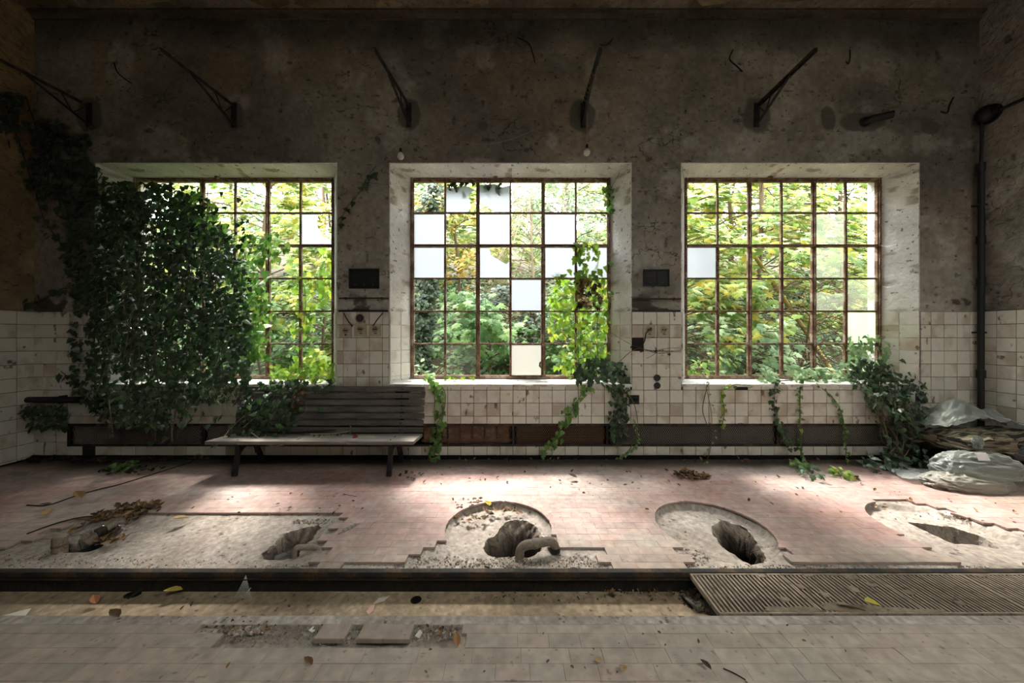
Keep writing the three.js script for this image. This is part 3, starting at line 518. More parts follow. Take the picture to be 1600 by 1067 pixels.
function layTiles(floorObj, z0, z1, rowH, len, bare, most, gap = 0.0005, round = false) {
  const tiles = [];
  let row = 0;
  for (let z = z1; z > z0 + 0.01; z -= rowH, row++) {
    let x = LX + (row % 2 ? 0 : -0.075);
    while (x < RX) {
      const l = len(), a = Math.max(x, LX), b = Math.min(x + l, RX);
      if (b - a > 0.02 && !bare((a + b) / 2, z - rowH / 2, a, b)) tiles.push([a, Math.max(z - rowH, z0), b - a, Math.min(rowH, z - z0)]);
      x += l;
    }
  }
  const size = ([a, z, w, h]) => { const [px, py, d] = project(V(a + w / 2, 0, z + h / 2)); return px < -20 || px > 1620 || py > 1080 ? -1 : 1 / d; };
  tiles.sort((p, q) => size(q) - size(p));
  const rest = new MB(); let n = 0;
  const cutInto = (mb, a, z, w, h, c, tintc) => { // a tile sawn along the edge of a round pad, in narrow strips
    const K = 5, y0 = -0.0145, y1 = 0, U = (x, q) => floorUV(0, 0)(x, q), half = (q) => { const d = CR * CR - (q - c[1]) ** 2; return d > 0 ? Math.sqrt(d) + 0.006 * pn(q * 30, c[0]) : -1; };
    for (let k = 0; k < K; k++) {
      const za = z + h * k / K, zb = z + h * (k + 1) / K, ha = half(za), hb = half(zb);
      const ends = ha < 0 && hb < 0 ? [[a, a + w, a, a + w]] : [[a, c[0] - Math.max(ha, 0), a, c[0] - Math.max(hb, 0)], [c[0] + Math.max(ha, 0), a + w, c[0] + Math.max(hb, 0), a + w]];
      for (const [l0, r0, l1, r1] of ends) {
        const p = [clamp(l0, a, a + w), clamp(r0, a, a + w), clamp(r1, a, a + w), clamp(l1, a, a + w)];
        if (p[1] - p[0] < 0.002 && p[2] - p[3] < 0.002) continue;
        const T = [V(p[0], y1, za), V(p[1], y1, za), V(p[2], y1, zb), V(p[3], y1, zb)], S = T.map((v) => V(v.x, y0, v.z)), uv = T.map((v) => U(v.x, v.z));
        mb.quad(T[3], T[2], T[1], T[0], uv[3], uv[2], uv[1], uv[0], tintc);
        for (let i = 0; i < 4; i++) { const j = (i + 1) % 4; if (T[i].distanceTo(T[j]) > 1e-4) mb.quad(T[i], T[j], S[j], S[i], uv[i], uv[j], uv[j], uv[i], tintc); }
      }
    }
  };
  for (const [a, z, w, h] of tiles) {
    const pad = round && CIRC.find(([x, q]) => { const dx = Math.max(a - x, 0, x - a - w), dz = Math.max(z - q, 0, q - z - h); return Math.hypot(dx, dz) < CR; });
    if (pad) {
      const far = Math.max(...[[a, z], [a + w, z], [a, z + h], [a + w, z + h]].map(([x, q]) => Math.hypot(x - pad[0], q - pad[1]))); if (far < CR) continue;
      const single = n < most && size([a, z, w, h]) > 0, mb = single ? new MB() : rest; n++; cutInto(mb, a + 0.0006, z + 0.0006, w - 0.0012, h - 0.0012, pad, ftint());
      if (single) { if (mb.p.length) part('floor_tile', mb.geo(), MAT.floor, floorObj); } continue;
    }
    const single = n < most && size([a, z, w, h]) > 0, mb = single ? new MB() : rest, g = gap; n++;
    slabInto(mb, V(a + g, -0.0145 + R(-0.0008, 0.0008), z + g), V(1, 0, 0), V(0, 0, 1), V(0, 1, 0), w - 2 * g, h - 2 * g, 0.0145, 0.0009, floorUV(a, z), ftint(), 0.0003);
    if (single) part('floor_tile', mb.geo(), MAT.floor, floorObj);
  }
  const m = part('tiling', rest.geo(), MAT.floor, floorObj); m.userData.kind = 'stuff';
}
layTiles(floor, 0.02, CHF - 0.012, 0.0757, () => 0.151, inBare, 300, 0.0003, true);
// the foreground floor
const floorFront = struct('floor_front', 'dusty foreground floor of reddish tiles with a missing strip', 'floor');
const NEAR0 = CHN + 0.058;
const GAP = planPoly([[308, 1014], [330, 990], [346, 974], [500, 974], [650, 974], [690, 966], [712, 966], [716, 1013]]);
{
  const nx = 420, nz = 60, g = new THREE.PlaneGeometry(1, 1, nx, nz), p = g.attributes.position, uv = g.attributes.uv, col = new Float32Array(p.count * 3);
  for (let i = 0; i < p.count; i++) {
    const u = (i % (nx + 1)) / nx, v = Math.floor(i / (nx + 1)) / nz, x = lerp(LX, RX, u), z = lerp(CHN, 3.7, v), d = polyDist(GAP, x, z);
    let h = -0.016 + 0.002 * pfbm(x * 7, z * 7, 1.2);
    if (d < 0.02) h += (-0.022 + 0.02 * pfbm(x * 14, z * 14, 6) + 0.012 * pfbm(x * 40, z * 40, 2)) * sstep(0.02, -0.02, d);
    p.setXYZ(i, x, Math.min(h, -0.004), z); uv.setXY(i, x, z); const k = 0.95 + 0.3 * pfbm(x * 6, z * 6, 3); col.set([k, k * 0.98, k * 0.93], i * 3);
  }
  g.setAttribute('color', new THREE.BufferAttribute(col, 3)); g.computeVertexNormals();
  part('screed', g, MAT.screed, floorFront, 'bare crumbling screed');
  part('slab', box(RX - LX, 0.2, REAR - 3.68, (LX + RX) / 2, -0.101, (REAR + 3.68) / 2, 0), MAT.concrete, floorFront);
  part('curb', box(RX - LX, 0.13, 0.056, (LX + RX) / 2, -0.0665, CHN + 0.029, 0.004), MAT.concrete, floorFront, 'smooth concrete strip along the channel');
  const loose = [[500, 546], [565, 645]].map(([a, b]) => [onFloor(a, 985).x, onFloor(b, 985).x]);
  layTiles(floorFront, NEAR0, 3.7, 0.0755, () => pick([0.145, 0.145, 0.215, 0.24]), (x, z) => inPoly(GAP, x, z), 300);
  loose.forEach(([a, b]) => { const mb = new MB(), z = onFloor(500, 977).z; slabInto(mb, V(a, -0.012, z), V(1, 0, 0), V(0, 0, 1), V(0, 1, 0), b - a, 0.085, 0.02, 0.002, floorUV(a, z), [0.86, 0.8, 0.8], 0.002); part('floor_tile', mb.geo(), MAT.floor, floorFront, 'loose tile left standing in the missing strip'); });
}
// the open drain channel
const channel = struct('floor_channel', 'open concrete drain channel across the floor', 'channel');
{
  const s = new THREE.Shape(); s.moveTo(LX, CHF); s.lineTo(RX, CHF); s.lineTo(RX, CHN); s.lineTo(LX, CHN); s.closePath();
  const d1 = onFloor(650, 937, CHD), d2 = onFloor(207, 929, CHD), hole = (p, r, k = 1) => { const q = new THREE.Path(); q.absellipse(p.x, p.z, r * k, r, 0, 6.2832, true); s.holes.push(q); };
  hole(d1, 0.031); hole(d2, 0.03, 1.5);
  const g = new THREE.ShapeGeometry(s, 24).toNonIndexed(); g.rotateX(Math.PI / 2); const p = g.attributes.position, m = [];
  for (let i = 0; i < p.count; i += 3) { const t = [p.getX(i), p.getY(i), p.getZ(i)]; p.setXYZ(i, p.getX(i + 2), p.getY(i + 2), p.getZ(i + 2)); p.setXYZ(i + 2, ...t); }
  g.translate(0, CHD, 0); g.computeVertexNormals();
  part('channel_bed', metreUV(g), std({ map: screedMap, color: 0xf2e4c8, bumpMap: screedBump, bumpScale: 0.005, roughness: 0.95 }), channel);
  const x1 = onFloor(1084, 894).x; part('slot_shade', box(RX - x1, 0.02, CHN - CHF - 0.01, (RX + x1) / 2, CHD + 0.011, (CHF + CHN) / 2, 0.008), std({ map: soilMap, color: 0x6a6258, roughness: 1 }), channel, 'dark slab added as shade under the grates');  // dark slab added to put shade into the slots between the bars
  for (const [q, k] of [[d1, 1], [d2, 1.5]]) { const c = new THREE.CylinderGeometry(0.032, 0.032, 0.3, 24, 1, true); c.scale(k, 1, 1); c.translate(q.x, CHD - 0.15, q.z); part('drain_hole', c, MAT.hole, channel, 'dark round outlet'); }
  const fw = new THREE.PlaneGeometry(RX - LX, -CHD, 300, 6), fp = fw.attributes.position;
  for (let i = 0; i < fp.count; i++) fp.setZ(i, 0.004 * pfbm(fp.getX(i) * 5, fp.getY(i) * 30, 2));
  fw.computeVertexNormals(); fw.translate((LX + RX) / 2, CHD / 2 - 0.004, CHF);
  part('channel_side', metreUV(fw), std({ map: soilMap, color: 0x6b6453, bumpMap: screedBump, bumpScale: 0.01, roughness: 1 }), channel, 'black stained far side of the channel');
  part('edge_angle', merge([box(RX - LX, 0.03, 0.006, (LX + RX) / 2, -0.014, CHF + 0.008, 0.001), box(RX - LX, 0.004, 0.035, (LX + RX) / 2, 0.0005, CHF - 0.008, 0.001), box(RX - LX, 0.006, 0.02, (LX + RX) / 2, -0.036, CHF + 0.012, 0.001)]), MAT.iron, channel, 'dark iron edge angle');
}
// ---------------------------------------------------------------- metal grates over the channel
{
  const x0 = onFloor(1078, 894).x, pitch = 0.0238, per = 22, wide = per * pitch;
  const words = ['leftmost metal grate over the channel, its end open beside the rubble', 'second metal grate from the open channel, clogged along its near edge', 'third metal grate from the open channel, with a dirt clogged band', 'fourth metal grate from the open channel, towards the right wall', 'fifth metal grate from the open channel', 'sixth metal grate from the open channel', 'last metal grate, beside the right wall'];
  for (let k = 0; k < 7; k++) {
    const gx = x0 + k * (wide + 0.014), t = thing('metal_grate', words[k], 'grate', [gx, 0, (CHF + CHN) / 2]), L = CHN - CHF - 0.028;
    for (let i = 0; i <= per; i++) part('bar', k + i === 0 ? box(0.012, 0.028, L, 0, -0.016, 0.002, 0.002) : box(0.0102, 0.024, L, i * pitch, -0.017 + R(-0.001, 0.001), 0.002, 0.002), MAT.grate, t);
    for (const s of [-1, 1]) part('edge_bar', box(wide + 0.012, 0.03, 0.011, wide / 2, -0.017, s * (L / 2 - 0.003), 0.002), MAT.grate, t);
    part('cross_rod', box(wide, 0.012, 0.012, wide / 2, -0.026, 0, 0.002), MAT.grate, t);
  }
  // dirt trodden into the slots
  const clog = [[1215, 954, 20, 4], [1255, 955, 30, 5], [1312, 950, 30, 7], [1345, 953, 34, 7], [1330, 903, 8, 4], [1262, 899, 8, 3], [1300, 897, 16, 3], [1225, 938, 5, 3], [1400, 955, 30, 4], [1420, 927, 6, 3], [1190, 901, 6, 2], [1450, 957, 30, 3], [1335, 922, 6, 5], [1530, 900, 12, 2], [1500, 944, 7, 3], [1288, 930, 5, 4], [1360, 915, 6, 3], [1250, 918, 4, 3]];
  const gs = clog.map(([px, py, a, b]) => {
    const c = onFloor(px, py, -0.01), d = CAMZ - c.z, rx = a * d / F, rz = b * d * d / 761, n = 22, s = new THREE.Shape();
    for (let i = 0; i < n; i++) { const t = i / n * 6.283, k = 0.75 + 0.7 * Math.abs(pn(Math.cos(t) * 2 + px, Math.sin(t) * 2, 4)); s[i ? 'lineTo' : 'moveTo'](Math.cos(t) * rx * k, clamp(Math.sin(t) * rz * k, CHF + 0.02 - c.z, CHN - 0.016 - c.z)); }
    const g = new THREE.ExtrudeGeometry(s, { depth: 0.014, bevelEnabled: true, bevelSize: 0.006, bevelThickness: 0.003, bevelSegments: 1 }); g.rotateX(Math.PI / 2); g.translate(c.x, -0.0035, c.z); return metreUV(g);
  });
  solo('packed_dirt', merge(gs), std({ map: screedMap, color: 0xc4b9a8, roughness: 1 }), 'grey dirt packed into the slots of the metal grates', 'dirt', null, 'stuff');
}
// ---------------------------------------------------------------- the bench
{
  const bx0 = -3.07, bx1 = -0.985, len = bx1 - bx0, mid = (bx0 + bx1) / 2;
  const t = thing('park_bench', 'weathered grey slatted wooden bench with iron legs under the left window', 'bench', [mid, 0, 0.3]);
  const slat = (w, h, y, z, tilt, dx = 0) => {
    const g = new RoundedBoxGeometry(len + dx, h, w, 2, 0.006), p = g.attributes.position, s = R(0, 50);
    for (let i = 0; i < p.count; i++) { const x = p.getX(i); p.setY(i, p.getY(i) + 0.004 * pn(x * 1.3, s)); p.setZ(i, p.getZ(i) + 0.003 * pn(x * 2, s, 3)); }
    const m = metreUV(g), uv = m.attributes.uv, o = R(0, 1), q = R(0, 1); for (let i = 0; i < uv.count; i++) uv.setXY(i, uv.getX(i) + o, uv.getY(i) + q);
    m.rotateX(tilt); m.translate(0, y, z); return m;
  };
  // seat: three broad slats sloping back
  for (const [w, y, z] of [[0.13, 0.337, 0.165], [0.115, 0.329, 0.036], [0.105, 0.321, -0.082]]) part('seat_slat', slat(w, 0.036, y, z, -0.06), MAT.litWood, t);
  // back: seven slats leaning back
  for (let i = 0; i < 7; i++) part('back_slat', slat(0.026, 0.06, 0.372 + i * 0.0735, -0.150 - i * 0.0125 - (i === 6 ? 0.004 : 0), -0.16, R(-0.012, 0.012)), MAT.wood, t);
  const bolts = [];
  for (const sx of [-2.79 - mid, -1.235 - mid]) {
    const fr = thing('temp', '', '');
    scene.remove(fr); fr.name = numbered('leg_frame'); fr.userData = {}; fr.position.set(sx, 0, 0); t.add(fr);
    const iron = (pts, w, d, name) => { const g = []; for (let i = 1; i < pts.length; i++) g.push(rod(V(0, pts[i - 1][0], pts[i - 1][1]), V(0, pts[i][0], pts[i][1]), w, d, 0.004)); part(name, merge(g), MAT.blueIron, fr); };
    iron([[0.0, 0.205], [0.06, 0.2], [0.2, 0.165], [0.318, 0.155]], 0.048, 0.03, 'front_leg');
    iron([[0.0, -0.185], [0.1, -0.15], [0.2, -0.1], [0.3, -0.06]], 0.048, 0.03, 'rear_leg');
    iron([[0.318, 0.22], [0.304, -0.1], [0.3, -0.14]], 0.044, 0.024, 'seat_rail');
    iron([[0.3, -0.12], [0.34, -0.168], [0.6, -0.222], [0.84, -0.262]], 0.044, 0.02, 'back_post');
    const arc = []; for (let i = 0; i <= 14; i++) { const a = Math.PI * i / 14; arc.push(V(0, 0.14 + 0.13 * Math.sin(a), 0.035 + 0.135 * Math.cos(a))); }
    part('arch', tube(arc, 0.018, 28, 8), MAT.blueIron, fr);
    for (let i = 0; i < 7; i++) bolts.push(ring(V(sx, 0.372 + i * 0.0735, -0.135 - i * 0.0125), V(0, 0.16, 1), 0.009, 0.006));
    for (const [y, z] of [[0.356, 0.165], [0.348, 0.036]]) bolts.push(ring(V(sx, y, z), V(0, 1, 0.06), 0.009, 0.006));
  }
  part('bolts', merge(bolts), MAT.iron, t);
  // red flower head
  const f = thing('red_flower', 'crumpled dark red flower head lying on the bench seat', 'flower', [0, 0, 0]);
  const fp = at(555, 681, 0.36); f.position.set(fp.x, 0.346, 0.36);
  const red = std({ color: 0x8e1f2c, roughness: 0.8 });
  for (let i = 0; i < 14; i++) { const g = new THREE.SphereGeometry(0.022, 10, 8, 0, 2.2, 0.5, 1.3), p = g.attributes.position; for (let k = 0; k < p.count; k++) p.setXYZ(k, p.getX(k) * (1 + 0.2 * pn(p.getX(k) * 90, i, 2)), p.getY(k) * 1.1, p.getZ(k)); g.rotateY(i * 2.4); g.scale(0.6 + i * 0.045, 0.75, 0.6 + i * 0.045); g.translate(R(-0.006, 0.006), 0.004 + R(0, 0.006), R(-0.006, 0.006)); g.computeVertexNormals(); part('petal', g, red, f); }
  part('sepal', new THREE.ConeGeometry(0.012, 0.014, 8), MAT.greenStem, f);
  solo('dry_branch', tube([V(-2.72, 0.358, 0.2), V(-2.45, 0.362, 0.22), V(-2.2, 0.366, 0.21), V(-1.95, 0.372, 0.16)], 0.007, 24, 7), MAT.darkTwig, 'thin dark bare branch lying along the bench seat', 'branch');
}
// ---------------------------------------------------------------- iron wall brackets, bulbs, wires
{
  const spots = [[140, -0.05, 'leftmost iron wall bracket, over the left corner'], [366, -0.045, 'iron wall bracket above the left window'], [639, -0.085, 'iron wall bracket above the left edge of the middle window'], [911, -0.005, 'iron wall bracket above the right part of the middle window, wound with wire'], [1182, -0.018, 'rightmost iron wall bracket, above the right window']];
  for (const [px, dx, label] of spots) {
    const x = (px - VX) / 135.68, t = thing('wall_bracket', label, 'bracket', [x, 3.84, 0]), top = 0.222, L = 0.8;
    part('arm', merge([rod(V(0, top, 0), V(dx, top, L), 0.034, 0.008), rod(V(0.014, top - 0.016, 0), V(dx + 0.014, top - 0.016, L), 0.007, 0.034)]), MAT.iron, t);
    part('strut', rod(V(0, 0.0, 0.01), V(dx * 0.62, top - 0.02, L * 0.62), 0.026, 0.012), MAT.iron, t);
    part('brace', rod(V(0, top - 0.012, 0.02), V(dx * 0.18, 0.06, L * 0.17), 0.014, 0.008), MAT.iron, t);
    part('brace', rod(V(dx * 0.3, top - 0.012, L * 0.3), V(dx * 0.2, 0.075, L * 0.2), 0.014, 0.008), MAT.iron, t);
    part('mount_plate', box(0.06, top + 0.06, 0.014, 0, top / 2, 0.006, 0.003), MAT.iron, t);
  }
  const bulb = (bx, by, z, ytop, label) => {
    const t = thing('hanging_bulb', label, 'light bulb', [bx, by, z]);
    const prof = [[0, -0.041], [0.014, -0.038], [0.03, -0.025], [0.037, -0.004], [0.032, 0.016], [0.019, 0.034], [0.014, 0.044]].map(([r, y]) => new THREE.Vector2(r, y));
    part('glass', new THREE.LatheGeometry(prof, 20), phy({ color: 0xe6e6dc, roughness: 0.6, transmission: 0.35, thickness: 0 }), t);
    part('socket', new THREE.CylinderGeometry(0.013, 0.016, 0.05, 16).translate(0, 0.062, 0), MAT.black, t);
    part('cord', tube([V(0, 0.085, 0), V(0.002, (ytop - by) * 0.5, 0.002), V(0, ytop - by, 0)], 0.0028, 16, 6), MAT.paleTwig, t);
  };
  const b1 = at(626, 244, 0.1), b2 = at(917, 238, 0.12);
  bulb(b1.x, b1.y, 0.1, 4.06, 'dusty bare bulb on a cord at the upper left corner of the middle window');
  bulb(b2.x, b2.y, 0.12, 4.06, 'round bare bulb hanging above the right part of the middle window');
  const c = [[662, 195], [695, 214], [735, 224], [765, 225], [800, 217], [848, 197]].map(([x, y]) => at(x, y, 0.03));
  solo('loose_wire', tube(c, 0.0024, 40, 5), MAT.paleTwig, 'pale wire sagging across the wall above the middle window', 'wire');
  const coil = []; for (let i = 0; i <= 60; i++) { const u = i / 60; coil.push(V((911 - VX) / 135.68 - 0.003 * u + 0.024 * Math.sin(u * 44), 4.05 + 0.024 * Math.cos(u * 44), 0.1 + 0.45 * u)); }
  solo('wound_wire', tube(coil, 0.0022, 240, 5), MAT.paleTwig, 'pale wire wound round the bracket above the middle window', 'wire');
}
// ---------------------------------------------------------------- things on the piers between the windows
{
  const panel = (x0, y0, x1, y1, label, split) => {
    const a = at(x0, y1), b = at(x1, y0), w = b.x - a.x, h = b.y - a.y, t = thing('wall_panel', label, 'panel', [(a.x + b.x) / 2, (a.y + b.y) / 2, 0]);
    for (const s of [-1, 1]) { part('frame', box(0.014, h, 0.022, s * (w / 2 - 0.007), 0, 0.011, 0.002), MAT.black, t); part('frame', box(w - 0.028, 0.014, 0.022, 0, s * (h / 2 - 0.007), 0.011, 0.002), MAT.black, t); }
    part('face', box(w - 0.026, h - 0.026, 0.008, 0, 0, 0.006, 0.001), std({ color: 0x0d1014, roughness: 0.7 }), t);
    const n = split;
    for (let i = 0; i < n; i++) { const cx = (i + 0.5) / n * (w - 0.04) - (w - 0.04) / 2; part('switch_plate', box((w - 0.05) / n - 0.012, h * 0.72, 0.006, cx, 0, 0.012, 0.002), std({ color: 0x12161c, roughness: 0.65 }), t); part('indicator', ring(V(cx, -h * 0.3, 0.016), V(0, 0, 1), 0.008, 0.004), std({ color: 0x39424e, roughness: 0.3 }), t); }
  };
  panel(546, 420, 593, 451, 'dark glassy switch panel on the pier left of the middle window', 3);
  panel(1005, 421, 1045, 447, 'dark glassy switch panel on the pier right of the middle window', 2);
  const socket = (px, py, label, holes) => {
    const p = at(px, py), t = thing('wall_socket', label, 'socket', [p.x, p.y, 0.009]);
    part('plate', box(0.142, 0.142, 0.008, 0, 0, 0.006, 0.003), MAT.porcelain, t);
    const lip = new THREE.TorusGeometry(0.034, 0.006, 8, 24); lip.translate(0, 0.012, 0.011); part('rim', lip, MAT.porcelain, t);
    part('well', ring(V(0, 0.012, 0.0095), V(0, 0, 1), 0.031, 0.004), MAT.grate, t);
    for (const [x, y] of holes) part('contact_hole', ring(V(x, y, 0.011), V(0, 0, 1), 0.0075, 0.004), MAT.hole, t);
  };
  const h3 = [[-0.016, 0.012], [0.016, 0.012], [0, 0.012]];
  socket(541, 518, 'leftmost of the three square wall sockets between the left and middle windows', [...h3, [0, -0.04], [-0.02, 0.035]]);
  socket(564, 516, 'middle of the three square wall sockets between the left and middle windows', h3);
  socket(587, 516, 'rightmost of the three square wall sockets, its plate stained brown', [...h3, [0.01, 0.035]]);
  socket(1013.5, 517, 'square wall socket with torn wires on the pier right of the middle window', [[-0.016, 0.012], [0.016, 0.012]]);
  socket(1036, 517, 'square wall socket nearest the right window, on the pier beside it', [[-0.012, 0.014], [0.016, 0.012], [0.002, -0.02]]);
  const torn = (pts, label) => solo('torn_cable', tube(pts.map(([x, y, z]) => at(x, y, z)), 0.006, 24, 6), MAT.darkTwig, label, 'cable');
  torn([[1018, 512, 0.03], [1010, 520, 0.035], [1007, 533, 0.03], [1001, 542, 0.03]], 'torn black cable hanging from the wall socket beside the right window');
  torn([[537, 489, 0.02], [543, 500, 0.025], [551, 510, 0.02]], 'black cable end leading down to the leftmost of three sockets');
  torn([[598, 489, 0.02], [589, 500, 0.025], [583, 509, 0.02]], 'black cable end leading down to the rightmost of three sockets');
  { // round box
    const p = at(563, 497), t = thing('junction_box', 'small round dark junction box above the three wall sockets', 'junction box', [p.x, p.y, 0.01]);
    part('rim', new THREE.TorusGeometry(0.05, 0.008, 8, 28), MAT.porcelain, t); part('cover', ring(V(0, 0, 0), V(0, 0, 1), 0.048, 0.008), MAT.iron, t); part('screw', ring(V(0, 0, 0.006), V(0, 0, 1), 0.006, 0.005), MAT.rust, t);
  }
  const hp = (x0, x1, py, label, z = 0.03) => {
    const a = at(x0, py, z), b = at(x1, py, z), t = thing('conduit', label, 'pipe', [a.x, a.y, z]), l = b.x - a.x;
    part('pipe', tube([V(0, 0, 0), V(l / 2, 0.002, 0), V(l, 0, 0)], 0.009, 8, 10), MAT.iron, t);
    for (const k of [0.12, 0.86]) part('clip', box(0.016, 0.03, 0.036, l * k, 0, -0.012, 0.003), MAT.iron, t);
  };
  hp(530, 607, 466, 'thin black conduit across the pier left of the middle window');
  hp(990, 1064, 467, 'thin black conduit across the pier right of the middle window');
  for (const [x0, x1, l] of [[530, 607, 'soot blackened ledge strip along the tile top left of the middle window'], [992, 1062, 'soot blackened ledge strip along the tile top right of the middle window']]) {
    const a = at(x0, 487), b = at(x1, 487); solo('tile_ledge', box(b.x - a.x, 0.022, 0.02, (a.x + b.x) / 2, a.y + 0.008, 0.012, 0.004), MAT.black, l, 'ledge');
  }
  for (const [py, l] of [[590, 'upper of the two black discs standing in for holes on the pier'], [602, 'lower of the two black discs standing in for holes on the pier']]) {
    const p = at(1025.5, py), t = thing('hole_disc', l, 'hole disc', [p.x, p.y, 0.012]);  // black disc painted for the darkness inside a round hole
    part('cap', ring(V(0, 0, 0.006), V(0, 0, 1), 0.034, 0.016), MAT.black, t); part('rim', new THREE.TorusGeometry(0.034, 0.004, 8, 24).translate(0, 0, 0.014), MAT.black, t);
  }
  for (const [px, py, w, h, l] of [[990, 624, 16, 14, 'black ragged hole plate in the tiles right of the middle window'], [1436, 622, 16, 16, 'dark square plate on the tiles beside the corner ivy']]) {
    const p = at(px, py), t = thing('hole_plate', l, 'wall plate', [p.x, p.y, 0.01]);
    part('plate', box(w / 135.7, h / 135.7, 0.012, 0, 0, 0.005, 0.003), MAT.black, t); part('slot', box(w / 200, h / 400, 0.006, 0, 0, 0.011, 0.001), MAT.hole, t);
  }
  { const p = at(1350, 191), t = thing('pipe_stub', 'short dark pipe stub sticking out of the wall above the right window', 'pipe', [p.x, p.y, 0]); const e = V(0.2, 0.015, 0.12);
    part('pipe', pipeGeo([V(0, 0, -0.02), V(0.02, 0.0, 0.05), e], 0.04, 0.03), MAT.black, t); part('collar', ring(V(0, 0, 0.008), V(0, 0, 1), 0.055, 0.02), MAT.iron, t); part('bore', ring(e.clone().addScaledVector(V(0.94, 0.08, 0.36), 0.001), V(0.94, 0.08, 0.36), 0.032, 0.003), MAT.hole, t); }
}
// ---------------------------------------------------------------- pipes in the right corner
{
  const t = thing('corner_pipe', 'black vertical pipe running down the right corner of the room', 'pipe', [RX - 0.075, 0, 0.07]);
  part('pipe', tube([V(0, 0.02, 0), V(0, 1.5, 0), V(0.004, 2.8, 0), V(0, 3.35, 0)], 0.027, 30, 14), MAT.black, t);
  part('thin_pipe', tube([V(0, 3.3, 0), V(0.01, 3.6, 0), V(0.02, 3.86, -0.01)], 0.014, 12, 10), MAT.black, t);
  for (const y of [0.98, 2.02, 2.5, 3.32]) part('coupling', new THREE.CylinderGeometry(0.036, 0.036, 0.09, 18).translate(0, y, 0), MAT.black, t);
  for (const y of [1.45, 2.9]) part('wall_clip', box(0.1, 0.02, 0.07, 0.02, y, -0.03, 0.004), MAT.iron, t);
  const b = thing('corner_fitting', 'round dark pipe fitting high in the right corner', 'pipe fitting', [RX - 0.07, 3.9, 0.1]);
  part('body', new THREE.SphereGeometry(0.09, 20, 14).scale(0.8, 1, 0.9), MAT.black, b); part('flange', ring(V(0.05, 0, 0), V(1, 0, 0), 0.1, 0.03), MAT.black, b); part('cap', ring(V(0, 0, 0.09), V(0, 0, 1), 0.04, 0.05), MAT.black, b);
  const r = thing('side_pipe', 'thin dark pipe running along the upper right wall from the corner', 'pipe', [RX - 0.05, 3.88, 0.14]);
  part('pipe', tube([V(0, 0, 0), V(0, 0.004, 1.2), V(0, 0, 2.6)], 0.017, 10, 10), MAT.black, r); for (const z of [0.5, 1.7]) part('wall_clip', box(0.05, 0.02, 0.03, 0.025, 0, z, 0.003), MAT.iron, r);
  const l = thing('low_pipe', 'short black pipe low on the wall in the left corner', 'pipe', [at(52, 623).x, at(52, 623).y, 0.06]);
  part('pipe', pipeGeo([V(-0.02, -0.1, -0.05), V(-0.02, 0, 0), V(0.62, 0.0, 0)], 0.034, 0.04), MAT.black, l); part('clip', box(0.02, 0.09, 0.08, 0.4, 0, -0.02, 0.004), MAT.iron, l);
}
// ---------------------------------------------------------------- mesh screens before the recess
{
  const fr = thing('recess_frame', 'long dark angle iron frame along the recess low in the wall', 'frame', [0, 0, 0]), L = NX1 - NX0, cx = (NX0 + NX1) / 2;
  part('rail', box(L, 0.03, 0.012, cx, NY1 - 0.012, 0.004, 0.003), MAT.iron, fr); part('rail', box(L, 0.026, 0.012, cx, NY0 + 0.011, 0.004, 0.003), MAT.iron, fr);
  for (const px of [108, 318, 528, 690, 802, 949, 1215, 1438]) part('post', box(0.03, NY1 - NY0 - 0.03, 0.012, clamp(at(px, 0).x, NX0 + 0.016, NX1 - 0.016), (NY0 + NY1) / 2, 0.003, 0.003), MAT.iron, fr);
  const scr = (x0, x1, dented, label) => {
    const a = at(x0, 0).x + 0.018, b = at(x1, 0).x - 0.018, y0 = NY0 + 0.02, y1 = NY1 - 0.02, h = y1 - y0, t = thing('mesh_screen', label, 'screen', [a, y0, -0.012]), gs = [], p = 0.021, w = b - a;
    for (const s of [1, -1]) for (let u = -h * 0.6; u < w + h * 0.6; u += p) {
      const xa = s > 0 ? u : u + h * 0.6, xb = s > 0 ? u + h * 0.6 : u, c = [], n = 4;
      for (let i = 0; i <= n; i++) { const x = lerp(xa, xb, i / n), y = h * i / n; if (x > 0 && x < w) c.push(V(x, y, dented * pfbm(x * 3 + x0, y * 6, 2))); }
      if (c.length > 1) gs.push(new THREE.TubeGeometry(new THREE.CatmullRomCurve3(c), c.length, 0.0026, 4, false));
    }
    const m = part('wire_mesh', merge(gs), x0 > 680 && x0 < 810 ? MAT.rust : MAT.meshWire, t); m.userData.kind = 'stuff';
  };
  scr(108, 318, 0.01, 'wire mesh screen in the left corner under the ivy'); scr(318, 528, 0.01, 'wire mesh screen low on the wall behind the bench'); scr(690, 802, 0.1, 'buckled rusty wire mesh screen under the left part of the middle window');
  scr(802, 949, 0.02, 'brown wire mesh screen under the right part of the middle window'); scr(949, 1215, 0.01, 'dark wire mesh screen under the left part of the right window'); scr(1215, 1438, 0.01, 'dark wire mesh screen under the corner ivy');
  // rusted radiator ribs that show behind the buckled screen
  const rad = thing('radiator', 'row of rusty brown radiator ribs behind the buckled mesh', 'radiator', [at(668, 0).x, NY0 + 0.012, -0.075]);
  for (let i = 0; i < 7; i++) part('rib', box(0.125, 0.215 + R(-0.02, 0.01), 0.05, i * 0.145, 0.11, R(-0.008, 0.012), 0.018), MAT.rust, rad);
  part('pipe', tube([V(-0.08, 0.03, 0), V(0.5, 0.03, 0), V(1.0, 0.03, 0)], 0.018, 10, 10), MAT.rust, rad);
}
